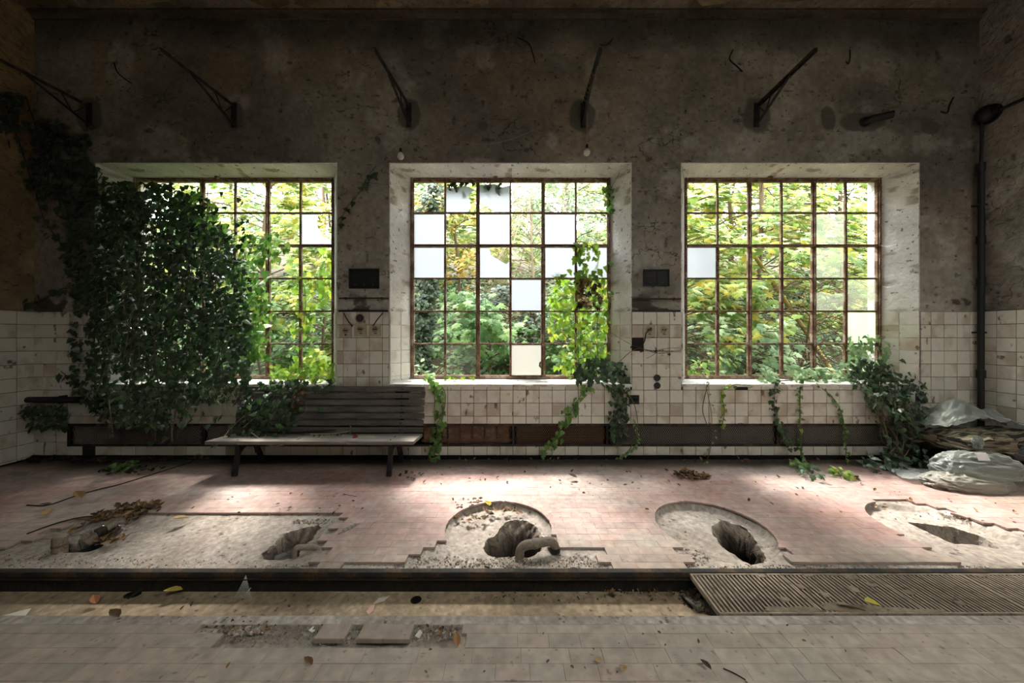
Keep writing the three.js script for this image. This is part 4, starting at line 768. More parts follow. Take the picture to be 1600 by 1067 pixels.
// ---------------------------------------------------------------- pipes left in the pits
{
  const p3 = onFloor(812, 872, 0), t = thing('waste_pipe', 'bent grey waste pipe standing in the middle pit', 'pipe', [p3.x, 0, p3.z - 0.02]);
  part('pipe', pipeGeo([V(0, -0.5, 0), V(0.0, 0.058, -0.01), V(0.235, 0.062, -0.07), V(0.235, -0.08, -0.07)], 0.029, 0.055, 18), MAT.pvc, t);
  part('collar', ring(V(0.1, 0.06, -0.035), V(1, 0.01, -0.25), 0.033, 0.03), MAT.pvc, t); part('collar', ring(V(0.235, 0.0, -0.07), V(0, 1, 0), 0.034, 0.03), MAT.iron, t);
  const p2 = onFloor(452, 872, 0), u = thing('water_pipes', 'pair of thin dusty pipes with an elbow in the pit left of the middle', 'pipe', [p2.x, 0, p2.z - 0.03]);
  part('elbow_pipe', pipeGeo([V(0, -0.5, 0), V(0, 0.035, -0.02), V(0.085, 0.0, -0.09), V(0.12, -0.06, -0.12)], 0.018, 0.03), MAT.pvc, u);
  part('riser', tube([V(0.05, -0.5, 0), V(0.05, -0.2, 0), V(0.045, -0.03, -0.04)], 0.013, 10, 10), MAT.pvc, u); part('riser', tube([V(0.085, -0.5, 0.01), V(0.085, -0.2, 0), V(0.085, -0.03, -0.05)], 0.012, 10, 10), MAT.pvc, u);
  const hose = []; for (let i = 0; i <= 10; i++) hose.push(V(0.12 + 0.016 * i, -0.05 + 0.05 * Math.sin(i / 10 * 2.4), -0.14 - 0.026 * i)); part('ribbed_hose', tube(hose, 0.013, 20, 10), MAT.concrete, u);
  for (let i = 1; i < 9; i++) part('hose_rib', ring(hose[i], hose[i + 1].clone().sub(hose[i]), 0.016, 0.008), MAT.concrete, u);
  part('board', hexa(V(-0.13, -0.05, -0.02), V(0.02, -0.06, -0.1), V(0.03, 0.0, -0.13), V(-0.14, -0.03, -0.04), V(0, -0.012, 0.006)), MAT.wood, u);
  const p1 = onFloor(84, 860, 0), w = thing('drain_stub', 'short capped drain pipe stub in the leftmost pit', 'pipe', [p1.x, 0, p1.z - 0.03]);
  part('pipe', new THREE.CylinderGeometry(0.036, 0.036, 0.4, 20).translate(0, -0.13, 0), MAT.pvc, w); part('cap', new THREE.SphereGeometry(0.036, 18, 8, 0, 6.3, 0, 1.57).scale(1, 0.5, 1).translate(0, 0.07, 0), MAT.pvc, w); part('ring', ring(V(0, 0.02, 0), V(0, 1, 0), 0.039, 0.012), MAT.rust, w);
  const a1 = onFloor(136, 838, 0.0), a2 = onFloor(184, 817, 0.02), y = thing('lead_pipe', 'fallen grey pipe lying across the leftmost pit', 'pipe', [a1.x, 0.0, a1.z]), e = a2.clone().sub(a1);
  part('pipe', tube([V(0, -0.05, 0), e.clone().multiplyScalar(0.5).setY(0.0), e.clone().setY(0.03)], 0.026, 16, 14), MAT.pvc, y); part('joint', ring(e.clone().multiplyScalar(0.45).setY(-0.002), e, 0.032, 0.05), MAT.iron, y);
  const bx = onFloor(120, 860, 0); const box1 = thing('sunken_box', 'bluish open metal box sunk in the leftmost pit', 'box', [bx.x, -0.13, bx.z - 0.1]);
  for (const [w1, d1, x, z] of [[0.2, 0.006, 0, -0.07], [0.2, 0.006, 0, 0.07], [0.006, 0.14, -0.1, 0], [0.006, 0.14, 0.1, 0]]) part('side', box(w1, 0.14, d1, x, 0, z, 0.001), MAT.blueIron, box1); part('base', box(0.2, 0.006, 0.14, 0, -0.07, 0, 0.001), MAT.blueIron, box1);
}
// ---------------------------------------------------------------- rubbish in the right corner
function lump(w, h, d, amp, freq, sd, flat = 0.25) {
  const g = new THREE.SphereGeometry(1, 120, 80), p = g.attributes.position;
  for (let i = 0; i < p.count; i++) {
    let x = p.getX(i), y = p.getY(i), z = p.getZ(i); const k = 1 + amp * ridge(x * freq + sd, y * freq, z * freq, 5) + amp * 0.6 * pn(x * 2 + sd, y * 2, z * 2); x *= k; y *= k; z *= k;
    const f = Math.sign(x) * Math.pow(Math.abs(x), 0.85), q = Math.sign(z) * Math.pow(Math.abs(z), 0.85);
    p.setXYZ(i, f * w / 2, Math.max(y, -flat) * h / (1 + flat) + flat * h / (1 + flat), q * d / 2);
  }
  g.computeVertexNormals(); return g;
}
function sheet(w, d, amp, freq, sd, lift = () => 0) {
  const g = new THREE.PlaneGeometry(w, d, 90, 60), p = g.attributes.position; g.rotateX(-Math.PI / 2);
  for (let i = 0; i < p.count; i++) { const x = p.getX(i), z = p.getZ(i), e = 0.05 * pfbm(x * 4 + sd, z * 4, 1); p.setXYZ(i, x + e, Math.max(0.002, amp * (0.3 + 0.7 * ridge(x * freq + sd, z * freq, 0.5, 5)) + lift(x, z)), z + 0.06 * pfbm(x * 3, z * 3 + sd, 7)); }
  g.computeVertexNormals(); return g;
}
{
  const put = (g, px, py, z) => { const p = at(px, py, z); g.translate(p.x, Math.max(0, p.y), z); return g; };
  // fibrous slab resting on dark bags
  const base = lump(0.84, 0.28, 0.46, 0.1, 2.2, 5); base.translate(4.88, 0.0, 0.36);
  solo('black_bag', base, MAT.darkPlastic, 'black plastic bag squashed under the bark slab in the corner', 'bag');
  const t = thing('bark_slab', 'thick rough fibrous slab lying on the heap in the right corner', 'slab', [4.93, 0.31, 0.36]);
  const g = new THREE.BoxGeometry(0.98, 0.2, 0.5, 70, 12, 34), p = g.attributes.position;
  for (let i = 0; i < p.count; i++) { const x = p.getX(i), y = p.getY(i), z = p.getZ(i); const e = Math.max(Math.abs(x) / 0.5, Math.abs(z) / 0.25); p.setXYZ(i, x + 0.05 * pfbm(z * 6, y * 9, 2), y * (1 - 0.4 * sstep(0.7, 1, e)) + 0.035 * ridge(x * 3.5, z * 8, y * 3) + 0.05 * pfbm(x * 1.8, z * 1.8, 5) + 0.05 * x, z + 0.04 * pfbm(x * 4, y * 9, 6)); }
  g.rotateZ(-0.05); g.computeVertexNormals(); part('slab', metreUV(g), MAT.bark, t);
  const shard = (a, b, y) => { const q = new THREE.BoxGeometry(0.3, 0.02, 0.09, 16, 2, 6), s = q.attributes.position; for (let i = 0; i < s.count; i++) s.setY(i, s.getY(i) + 0.02 * pfbm(s.getX(i) * 8 + a, s.getZ(i) * 8, 2)); q.rotateY(b); q.translate(a, y, b * 0.2); q.computeVertexNormals(); part('splinter', metreUV(q), MAT.bark, t); };
  shard(-0.2, 0.15, 0.09); shard(0.15, -0.2, 0.09); shard(0.3, 0.3, 0.06);
  // crumpled film on top
  const film = sheet(0.98, 0.44, 0.07, 4.6, 3, (x, z) => 0.25 * Math.exp(-((x + 0.1) ** 2) / 0.05 - (z * z) / 0.05) + 0.12 * Math.exp(-((x - 0.22) ** 2) / 0.012 - ((z - 0.05) ** 2) / 0.03)); film.translate(4.86, 0.43, 0.27);
  solo('plastic_film', film, MAT.plastic, 'crumpled clear plastic film on top of the heap in the right corner', 'plastic sheet');
  const b1 = lump(0.72, 0.2, 0.34, 0.15, 2.3, 11); put(b1, 1528, 0, 0.66); b1.translate(0, 0.1 - 0, 0);
  { const pos = at(1526, 745, 0.66); b1.translate(pos.x - at(1528, 0, 0.66).x, -at(1528, 0, 0.66).y + Math.max(0.085, pos.y) - 0.1, 0);
    const bag = thing('plastic_bag', 'bulging clear plastic bag tied at the top on the corner heap', 'bag', [0, 0, 0]); part('bag', b1, MAT.plastic, bag);
    const k = at(1519, 692, 0.6), kn = lump(0.06, 0.1, 0.05, 0.5, 4, 2, 1); kn.translate(k.x, k.y - 0.04, 0.64); part('knot', kn, MAT.plastic, bag);
    const lab = at(1530, 712, 0.8), s = new THREE.PlaneGeometry(0.11, 0.07, 12, 8), q = s.attributes.position; for (let i = 0; i < q.count; i++) q.setZ(i, 0.008 * pfbm(q.getX(i) * 20, q.getY(i) * 20, 2)); s.rotateX(-0.5); s.translate(lab.x, lab.y, 0.822); s.computeVertexNormals(); part('paper_tag', s, std({ color: 0xf0efec, roughness: 0.8 }), bag, 'white paper showing through the film'); }
  const s1 = lump(0.66, 0.13, 0.3, 0.2, 2.8, 23); { const q = onFloor(1540, 770, 0); s1.translate(q.x, 0, q.z - 0.13); } solo('dirty_sack', s1, MAT.sack, 'flat dirty beige sack under the clear plastic bag', 'sack');
  const s2 = sheet(0.62, 0.3, 0.04, 4, 9, (x, z) => 0.03 * Math.exp(-x * x / 0.04)); { const q = onFloor(1463, 750, 0); s2.rotateY(-0.25); s2.translate(q.x, 0.003, q.z); } solo('plastic_sheet', s2, MAT.plastic, 'dusty plastic sheet lying flat on the floor beside the corner ivy', 'plastic sheet');
  for (const [x, y, z, w, l] of [[5.16, 0.16, 0.74, 0.28, 'upper beige folded cardboard piece at the right edge of the heap'], [5.2, 0.09, 0.8, 0.3, 'middle beige folded cardboard piece at the right edge of the heap'], [5.18, 0.02, 0.84, 0.32, 'lowest beige folded cardboard piece at the right edge of the heap']]) { const c = lump(w, 0.07, 0.24, 0.08, 2, x * 9 + y * 50, 0.9); c.translate(x, y, z); solo('cardboard_piece', c, MAT.sack, l, 'cardboard'); }
  const bl = lump(0.5, 0.16, 0.3, 0.1, 2, 41); bl.translate(5.12, 0.2, 0.52); solo('dark_tarpaulin', bl, MAT.darkPlastic, 'dark blue black tarpaulin bundle behind the clear plastic bag', 'tarpaulin');
}
// ---------------------------------------------------------------- leaves and plants
function leafGeo(half, fold, droop, cx = 0.3) {
  const pts = [...half.map(([x, y]) => [x, y]), ...half.slice(1, -1).reverse().map(([x, y]) => [-x, y])], P = ([x, y]) => V(x, y, -fold * Math.abs(x) - droop * y * y), mb = new MB(), z = [0, 0], c = P([0, cx]);
  for (let i = 0; i < pts.length; i++) mb.tri(c, P(pts[i]), P(pts[(i + 1) % pts.length]), z, z, z);
  return mb.geo();
}
const IVY = [[0, 0], [0.2, -0.12], [0.47, 0.0], [0.37, 0.22], [0.46, 0.4], [0.25, 0.5], [0.19, 0.74], [0, 1]];
const MAPLE = [[0, 0], [0.2, -0.1], [0.54, -0.02], [0.37, 0.14], [0.64, 0.36], [0.36, 0.38], [0.4, 0.66], [0.17, 0.6], [0, 1]];
const OVAL = [[0, 0], [0.2, 0.13], [0.3, 0.4], [0.2, 0.72], [0, 1]];
const LEAF = { ivy: [leafGeo(IVY, 0.25, 0.15), leafGeo(IVY, 0.1, 0.35)], maple: [leafGeo(MAPLE, 0.2, 0.2), leafGeo(MAPLE, 0.05, 0.4)], oval: [leafGeo(OVAL, 0.4, 0.2, 0.4), leafGeo(OVAL, 0.2, 0.4, 0.4)], dry: [leafGeo(OVAL, -0.7, -0.35, 0.4), leafGeo(MAPLE, -0.5, -0.3)] };
const LEAFK = 0.98; // living leaves reflect little
const palette = (cols, tr, coat = 0) => ({ cols: cols.map((c) => new THREE.Color(c).multiplyScalar(LEAFK)), mats: cols.map((c) => phy({ clearcoat: coat, clearcoatRoughness: 0.35, color: new THREE.Color(c).multiplyScalar(LEAFK), roughness: 0.9, transmission: tr, thickness: 0 })), inst: phy({ clearcoat: coat, clearcoatRoughness: 0.35, color: 0xffffff, roughness: 0.9, transmission: tr, thickness: 0 }) });
const PAL = {
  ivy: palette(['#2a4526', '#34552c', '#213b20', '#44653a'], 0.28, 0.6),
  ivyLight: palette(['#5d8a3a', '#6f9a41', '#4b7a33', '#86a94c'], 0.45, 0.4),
  vine: palette(['#83a836', '#98b83e', '#668f30', '#aebc42', '#7ba23a'], 0.5),
  maple: palette(['#86a640', '#9ab34a', '#749a4a', '#b0bd4f', '#c6bb42'], 0.5),
  mapleGold: palette(['#bdb83e', '#a2b446', '#c6b544', '#8ba748'], 0.5),
  pale: palette(['#93b07d', '#82a36c', '#a2ba88', '#76996a'], 0.4),
  shrub: palette(['#557f3a', '#426f31', '#658f43', '#75994b'], 0.4),
  dark: palette(['#2f4b28', '#273f23', '#3a562f'], 0.3, 0.4),
  gold: palette(['#b8a83a', '#b58f38', '#c4b44a', '#98a540'], 0.5),
  dry: palette(['#6b4f33', '#85653f', '#54402c', '#94774f', '#3f3226'], 0.1),
};
const _m = new THREE.Matrix4(), _x = V();
function leafMatrix(l) {
  const z = l.n.clone().normalize(), y = l.tip.clone().addScaledVector(z, -l.tip.dot(z)).normalize(); _x.crossVectors(y, z);
  return _m.clone().makeBasis(_x, y, z).scale(V(l.s, l.s, l.s)).setPosition(l.p);
}
function addLeaves(t, list, kind, pal, most, name = 'leaf') {
  const o = t.position, score = (l) => { const [px, py, d] = project(_x.copy(l.p).add(o)); const ok = px > 0 && px < W && py > 0 && py < H && (l.p.z + o.z > -0.3 || ((px > 215 && px < 525 || px > 640 && px < 953 || px > 1068 && px < 1380) && py > 278 && py < 592)); return ok ? l.s / d * (0.6 + 0.4 * Math.abs(l.n.z)) * (l.p.z + o.z > -0.3 ? 1 + l.p.z * 0.5 : 1) : -1; };
  for (const l of list) l.k = score(l);
  list.sort((a, b) => b.k - a.k);
  let n = 0;
  while (n < list.length && n < most && list[n].k > 0) {
    const l = list[n++], m = part(name, LEAF[kind][n % 2], pal.mats[l.c % pal.mats.length], t);
    leafMatrix(l).decompose(m.position, m.quaternion, m.scale);
  }
  const rest = list.slice(n);
  if (!rest.length) return;
  const im = shade(new THREE.InstancedMesh(LEAF[kind][0], pal.inst, rest.length)), c = new THREE.Color();
  rest.forEach((l, i) => { im.setMatrixAt(i, leafMatrix(l)); im.setColorAt(i, c.copy(pal.cols[l.c % pal.cols.length]).multiplyScalar(R(0.8, 1.15))); });
  im.name = numbered('foliage'); im.userData = { kind: 'stuff' }; t.add(im);
}
const jit = (v, a) => V(v.x + R(-a, a), v.y + R(-a, a), v.z + R(-a, a));
const leafAt = (p, s, face = V(0, 0.45, 1), tip = V(0, -1, 0), a = 0.6) => ({ p, s, n: jit(face, a), tip: jit(tip, 0.55), c: Math.floor(rnd() * 20) });
// leaves in pairs along a stem
function along(pts, n, s, spread, face, tip, a) {
  const c = new THREE.CatmullRomCurve3(pts), out = [];
  for (let i = 0; i < n; i++) { const p = c.getPoint((i + R(0, 0.9)) / n); out.push(leafAt(jit(p, spread), s * R(0.6, 1.15), face, tip, a)); }
  return out;
}
const stemGeo = (paths, r, seg = 16) => merge(paths.map((p) => tube(p, r * R(0.7, 1.2), seg, 5)));
// a trailing strand: pixels with their distance from the wall
function strand(label, pts, n, s, o = {}) {
  const p = pts.map(([x, y, z]) => at(x, y, z)), t = thing(o.name ?? 'ivy_strand', label, o.cat ?? 'ivy', [p[0].x, p[0].y, p[0].z]), q = p.map((v) => v.clone().sub(p[0]));
  part('stem', stemGeo([q, ...(o.more ?? []).map((m) => m.map(([x, y, z]) => at(x, y, z).sub(p[0])))], o.r ?? 0.004, 30), o.stem ?? MAT.greenStem, t);
  if (n) addLeaves(t, along(q, n, s, o.spread ?? 0.03, o.face ?? V(0, 0.5, 1), o.tip ?? V(0, -1, 0), o.a), o.kind ?? 'ivy', PAL[o.pal ?? 'ivy'], o.most ?? 120);
  return t;
}
// a mass of leaves over an area given in pixels, bulging from depth z0 to z1
function mass(t, poly, n, s, z, o = {}) {
  const xs = poly.map((p) => p[0]), ys = poly.map((p) => p[1]), x0 = Math.min(...xs), x1 = Math.max(...xs), y0 = Math.min(...ys), y1 = Math.max(...ys), out = [];
  for (let i = 0, g = 0; i < n && g < n * 20; g++) {
    const x = R(x0, x1), y = R(y0, y1), d = polyDist(poly, x, y); if (d > 0 && rnd() > Math.exp(-d / (o.soft ?? 8))) continue;
    if (o.holes && pfbm(x * 0.03, y * 0.03, o.holes, 2) > (o.cut ?? 0.18)) continue;
    const zz = z(x, y, rnd()), p = at(x, y, zz).sub(t.position); out.push(leafAt(p, s * R(0.6, 1.2), o.face ?? V(0, 0.5, 1), o.tip ?? V(0, -1, 0), o.a ?? 0.7)); i++;
  }
  return out;
}
const trail = (pts) => pts.map(([x, y, z]) => at(x, y, z));

// ---- ivy indoors
{
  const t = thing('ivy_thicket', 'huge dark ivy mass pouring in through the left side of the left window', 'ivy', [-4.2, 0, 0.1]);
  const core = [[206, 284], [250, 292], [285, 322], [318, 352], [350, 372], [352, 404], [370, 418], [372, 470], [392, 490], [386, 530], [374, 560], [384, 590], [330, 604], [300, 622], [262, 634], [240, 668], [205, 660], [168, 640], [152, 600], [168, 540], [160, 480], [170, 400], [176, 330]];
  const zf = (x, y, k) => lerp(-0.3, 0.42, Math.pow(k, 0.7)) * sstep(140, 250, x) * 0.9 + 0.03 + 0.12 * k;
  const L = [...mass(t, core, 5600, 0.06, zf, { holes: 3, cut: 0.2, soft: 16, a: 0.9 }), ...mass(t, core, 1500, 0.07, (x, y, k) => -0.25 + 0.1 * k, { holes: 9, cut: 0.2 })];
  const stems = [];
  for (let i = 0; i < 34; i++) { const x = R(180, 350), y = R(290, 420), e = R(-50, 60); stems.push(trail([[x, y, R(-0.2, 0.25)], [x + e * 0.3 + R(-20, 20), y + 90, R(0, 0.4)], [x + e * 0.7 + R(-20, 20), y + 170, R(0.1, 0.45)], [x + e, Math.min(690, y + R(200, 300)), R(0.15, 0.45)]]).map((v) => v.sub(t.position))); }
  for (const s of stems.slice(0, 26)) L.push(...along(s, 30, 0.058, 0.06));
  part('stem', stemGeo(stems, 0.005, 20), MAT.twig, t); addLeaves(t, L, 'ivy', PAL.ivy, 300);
}
{
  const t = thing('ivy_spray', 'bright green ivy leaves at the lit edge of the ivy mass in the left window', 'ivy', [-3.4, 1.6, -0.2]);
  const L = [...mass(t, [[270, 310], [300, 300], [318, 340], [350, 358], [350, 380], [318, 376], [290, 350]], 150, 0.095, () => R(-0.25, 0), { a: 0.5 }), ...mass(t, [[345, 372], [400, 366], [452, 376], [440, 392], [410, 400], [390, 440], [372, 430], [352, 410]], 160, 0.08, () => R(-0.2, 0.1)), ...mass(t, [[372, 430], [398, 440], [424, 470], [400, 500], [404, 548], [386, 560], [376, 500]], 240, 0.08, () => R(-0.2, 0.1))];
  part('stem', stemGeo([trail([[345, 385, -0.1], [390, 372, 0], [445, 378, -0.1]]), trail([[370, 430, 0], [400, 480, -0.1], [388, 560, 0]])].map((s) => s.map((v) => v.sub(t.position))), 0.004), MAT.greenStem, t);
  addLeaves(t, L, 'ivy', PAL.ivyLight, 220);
}
{
  const t = thing('climbing_ivy', 'dark straggling ivy climbing the left corner walls beside the left window', 'ivy', [-4.9, 2.4, 0.05]), q = (a) => trail(a).map((v) => v.sub(t.position));
  const S = [[[150, 470, 0.03], [120, 420, 0.03], [95, 380, 0.03], [70, 345, 0.03], [52, 290, 0.05]], [[130, 420, 0.03], [112, 340, 0.03], [85, 270, 0.03], [62, 215, 0.03], [40, 150, 0.1]], [[170, 300, 0.03], [130, 280, 0.03], [95, 300, 0.03], [60, 300, 0.03]], [[52, 290, 0.05], [36, 240, 0.12], [18, 190, 0.2], [6, 150, 0.25]], [[160, 640, 0.05], [120, 600, 0.04], [95, 580, 0.03]], [[110, 340, 0.03], [135, 310, 0.03], [160, 270, 0.03]], [[150, 470, 0.03], [105, 450, 0.03], [60, 472, 0.03], [30, 476, 0.06]]].map(q);
  const L = []; for (const s of S) L.push(...along(s, 46, 0.075, 0.07));
  L.push(...mass(t, [[0, 140], [14, 150], [28, 190], [22, 204], [0, 200]], 70, 0.09, () => R(0.2, 0.3)), ...mass(t, [[50, 190], [80, 185], [90, 240], [80, 300], [55, 300]], 150, 0.075, () => R(0.03, 0.12), { holes: 2 }), ...mass(t, [[92, 320], [150, 282], [205, 290], [200, 480], [160, 520], [128, 480], [110, 400]], 620, 0.08, () => R(0.02, 0.12)), ...mass(t, [[70, 200], [120, 190], [150, 250], [150, 300], [90, 310], [60, 280]], 260, 0.07, () => R(0.02, 0.1), { holes: 11, cut: 0.12 }), ...mass(t, [[110, 500], [165, 500], [160, 640], [120, 600]], 160, 0.065, () => R(0.02, 0.12), { holes: 12, cut: 0.1 }), ...mass(t, [[30, 630], [100, 640], [110, 665], [60, 668]], 130, 0.07, () => R(0.05, 0.2), { holes: 6 }));
  part('stem', stemGeo(S, 0.004, 20), MAT.darkTwig, t); addLeaves(t, L, 'ivy', PAL.dark, 260);
}
{
  const t = thing('bench_ivy', 'ivy draped over the left half of the bench back', 'ivy', [-2.6, 0.6, 0.1]), q = (a) => trail(a).map((v) => v.sub(t.position));
  const S = [[[500, 585, -0.1], [470, 600, 0.0], [430, 610, 0.12], [400, 650, 0.2], [380, 668, 0.3]], [[455, 596, 0], [420, 620, 0.12], [370, 660, 0.25], [335, 700, 0.5]], [[470, 610, 0.05], [478, 640, 0.14], [462, 660, 0.18]], [[392, 676, 0.34], [430, 697, 0.5], [470, 684, 0.44]], [[545, 660, 0.12], [548, 672, 0.2], [520, 677, 0.34], [485, 678, 0.4]]].map(q);
  const L = [...mass(t, [[408, 600], [470, 592], [520, 596], [500, 608], [468, 620], [452, 650], [430, 680], [402, 684], [372, 668], [376, 640], [392, 612]], 270, 0.062, (x, y, k) => 0.06 + 0.18 * k + sstep(600, 690, y) * 0.12, { holes: 4 })];
  L.push(...along(S[1], 26, 0.06, 0.03), ...along(S[4], 12, 0.03, 0.01));
  part('stem', stemGeo(S, 0.0045, 24), MAT.paleTwig, t); addLeaves(t, L, 'ivy', PAL.ivy, 220);
  const u = thing('dry_vine', 'clump of dry brown vine leaves on the bench back beside the ivy', 'vine', [-2.4, 0.7, 0.12]);
  const b = [[[468, 596, 0.06], [462, 620, 0.13], [450, 646, 0.16]], [[475, 604, 0.08], [470, 630, 0.14], [446, 652, 0.18]]].map((a) => trail(a).map((v) => v.sub(u.position)));
  part('stem', stemGeo(b, 0.003), MAT.twig, u); addLeaves(u, [...along(b[0], 22, 0.05, 0.03), ...along(b[1], 18, 0.05, 0.03)], 'dry', PAL.dry, 60);
}
{
  const t = thing('sill_vine', 'bright leafy vine filling the lower right corner of the left window', 'vine', [-2.2, 1.0, -0.3]);
  const L = [...mass(t, [[420, 592], [440, 575], [465, 580], [480, 560], [505, 572], [524, 560], [524, 604], [480, 606], [430, 606]], 260, 0.066, () => R(-0.34, -0.02), { a: 0.8 }), ...mass(t, [[455, 440], [482, 420], [495, 470], [488, 540], [494, 580], [470, 580], [462, 520]], 120, 0.08, () => R(-0.5, -0.2)), ...mass(t, [[500, 380], [524, 390], [524, 440], [510, 470], [500, 430]], 60, 0.1, () => R(-0.6, -0.3))];
  const S = [trail([[480, 600, -0.25], [470, 540, -0.3], [478, 470, -0.32], [470, 420, -0.35]]), trail([[520, 598, -0.2], [500, 590, -0.15], [440, 598, 0]])].map((s) => s.map((v) => v.sub(t.position)));
  part('stem', stemGeo(S, 0.005, 24), MAT.greenStem, t); addLeaves(t, L, 'ivy', PAL.vine, 240);
}
strand('single dark ivy shoot climbing the pier between the left and middle windows', [[530, 352, 0.01], [541, 325, 0.015], [562, 300, 0.02], [572, 280, 0.02], [588, 258, 0.02]], 15, 0.075, { name: 'ivy_shoot', pal: 'dark', spread: 0.035 });
strand('leafy ivy strand hanging beside the right end of the bench', [[668, 592, -0.15], [680, 600, 0.03], [688, 640, 0.05], [682, 680, 0.06], [678, 722, 0.1]], 120, 0.06, { spread: 0.06, pal: 'ivyLight', more: [[[668, 592, -0.1], [694, 610, 0.03], [690, 660, 0.04], [668, 720, 0.15]]] });
strand('leafy ivy trailing along the inner sill of the middle window above the bench end', [[700, 590, -0.24], [740, 594, -0.2], [690, 597, -0.1]], 46, 0.05, { name: 'sill_ivy', pal: 'vine', spread: 0.04 });
{
  const t = thing('window_vine', 'yellow green vine climbing the right side of the middle window', 'vine', [0.85, 1.4, -0.25]);
  const L = [...mass(t, [[872, 430], [905, 440], [925, 400], [955, 450], [952, 590], [905, 600], [880, 560], [893, 520], [862, 470]], 560, 0.075, () => R(-0.5, -0.18), { holes: 7, cut: 0.26 }), ...mass(t, [[898, 384], [918, 376], [935, 392], [915, 412], [912, 440], [900, 440], [905, 410]], 40, 0.09, () => R(-0.28, -0.2)), ...mass(t, [[866, 470], [880, 440], [896, 430], [890, 500], [870, 530], [850, 520]], 70, 0.08, () => R(-0.5, -0.25))];
  const S = [trail([[905, 600, -0.2], [903, 520, -0.26], [902, 440, -0.26], [905, 378, -0.24], [930, 388, -0.22]]), trail([[940, 598, -0.2], [932, 520, -0.3], [945, 440, -0.3]]), trail([[905, 560, -0.25], [880, 520, -0.4], [862, 500, -0.45]])].map((s) => s.map((v) => v.sub(t.position)));
  part('stem', stemGeo(S, 0.007, 30), MAT.twig, t); addLeaves(t, L, 'ivy', PAL.vine, 300);
  const u = thing('dead_leaf_clump', 'dark clump of withered leaves caught in the vine of the middle window', 'dead leaves', [0.9, 1.9, -0.22]);
  const M = mass(u, [[904, 440], [922, 436], [938, 455], [930, 480], [910, 478], [902, 460]], 90, 0.07, () => R(-0.25, -0.16)); part('stem', stemGeo([trail([[905, 480, -0.2], [918, 460, -0.18], [925, 440, -0.2]]).map((v) => v.sub(u.position))], 0.004), MAT.darkTwig, u); addLeaves(u, M, 'dry', PAL.dry, 90);
}
{
  const t = thing('corner_ivy', 'dense dark ivy spilling from the lower right corner of the middle window', 'ivy', [1.1, 0.8, 0.0]);
  const L = [...mass(t, [[900, 575], [935, 560], [965, 575], [985, 592], [975, 606], [930, 606], [900, 596]], 260, 0.07, () => R(-0.22, 0.06)), ...mass(t, [[952, 600], [984, 600], [972, 640], [968, 690], [960, 690], [958, 640]], 120, 0.06, () => R(0.02, 0.1))];
  part('stem', stemGeo([trail([[930, 590, -0.1], [960, 602, 0.04], [965, 650, 0.04], [963, 700, 0.06]]), trail([[960, 600, 0.04], [985, 620, 0.06], [996, 660, 0.08], [985, 700, 0.12], [968, 718, 0.14]])].map((s) => s.map((v) => v.sub(t.position))), 0.004, 24), MAT.greenStem, t);
  addLeaves(t, L, 'ivy', PAL.ivy, 220);
}
strand('yellow green ivy strand trailing down and left below the middle window', [[918, 600, 0.0], [900, 630, 0.05], [885, 655, 0.06], [868, 685, 0.1], [850, 706, 0.16]], 58, 0.068, { spread: 0.05, pal: 'ivyLight' });
strand('thin pale budding strand curling to the wall foot right of the middle window', [[990, 655, 0.05], [997, 690, 0.06], [985, 705, 0.1], [966, 716, 0.14]], 40, 0.035, { spread: 0.012, pal: 'pale' });
strand('bare thin vine crossing the pier right of the middle window', [[955, 520, -0.1], [990, 540, 0.03], [1020, 548, 0.02], [1064, 550, 0.02]], 5, 0.04, { name: 'bare_vine', cat: 'vine', stem: MAT.twig, r: 0.0028, kind: 'dry', pal: 'dry', more: [[[960, 572, -0.05], [995, 545, 0.04], [1030, 552, 0.02], [1066, 545, 0]], [[1010, 560, 0.03], [1018, 556, 0.03], [1034, 546, 0.02], [1062, 543, 0.02]]] });
strand('bare twiggy vine hanging from the left end of the sill of the right window', [[1108, 588, -0.1], [1104, 602, 0.03], [1112, 650, 0.04], [1110, 700, 0.06], [1100, 734, 0.2]], 16, 0.04, { name: 'bare_vine', cat: 'vine', stem: MAT.twig, r: 0.004, spread: 0.04, pal: 'pale', more: [[[1106, 600, 0.03], [1098, 640, 0.04], [1104, 662, 0.04]]] });
strand('short bright green sprig hanging over the left part of the right window sill', [[1150, 600, 0.01], [1128, 612, 0.04], [1132, 640, 0.05], [1128, 668, 0.06]], 26, 0.045, { spread: 0.03, pal: 'vine', more: [[[1150, 600, 0.02], [1176, 604, 0.04], [1170, 606, 0.05]]] });
strand('dark dense ivy tail hanging below the second bar of the right window', [[1218, 596, -0.05], [1212, 604, 0.03], [1210, 640, 0.04], [1220, 670, 0.05], [1238, 700, 0.1]], 74, 0.05, { spread: 0.04, pal: 'ivy' });
strand('thin ivy strand reaching the floor in a leafy tuft under the right window', [[1250, 594, -0.05], [1250, 610, 0.03], [1250, 660, 0.05], [1253, 712, 0.1], [1262, 744, 0.4]], 46, 0.045, { spread: 0.02, pal: 'ivyLight' });
strand('long thin ivy strand with tiny leaves ending on the floor in a green sprig', [[1275, 598, 0.0], [1308, 630, 0.04], [1320, 670, 0.06], [1322, 715, 0.12], [1320, 745, 0.4]], 50, 0.04, { spread: 0.02, pal: 'ivyLight' });
strand('short pale leafed strand hanging left of the corner ivy under the right window', [[1345, 602, 0.02], [1360, 630, 0.04], [1372, 650, 0.05]], 20, 0.05, { spread: 0.03, pal: 'pale' });
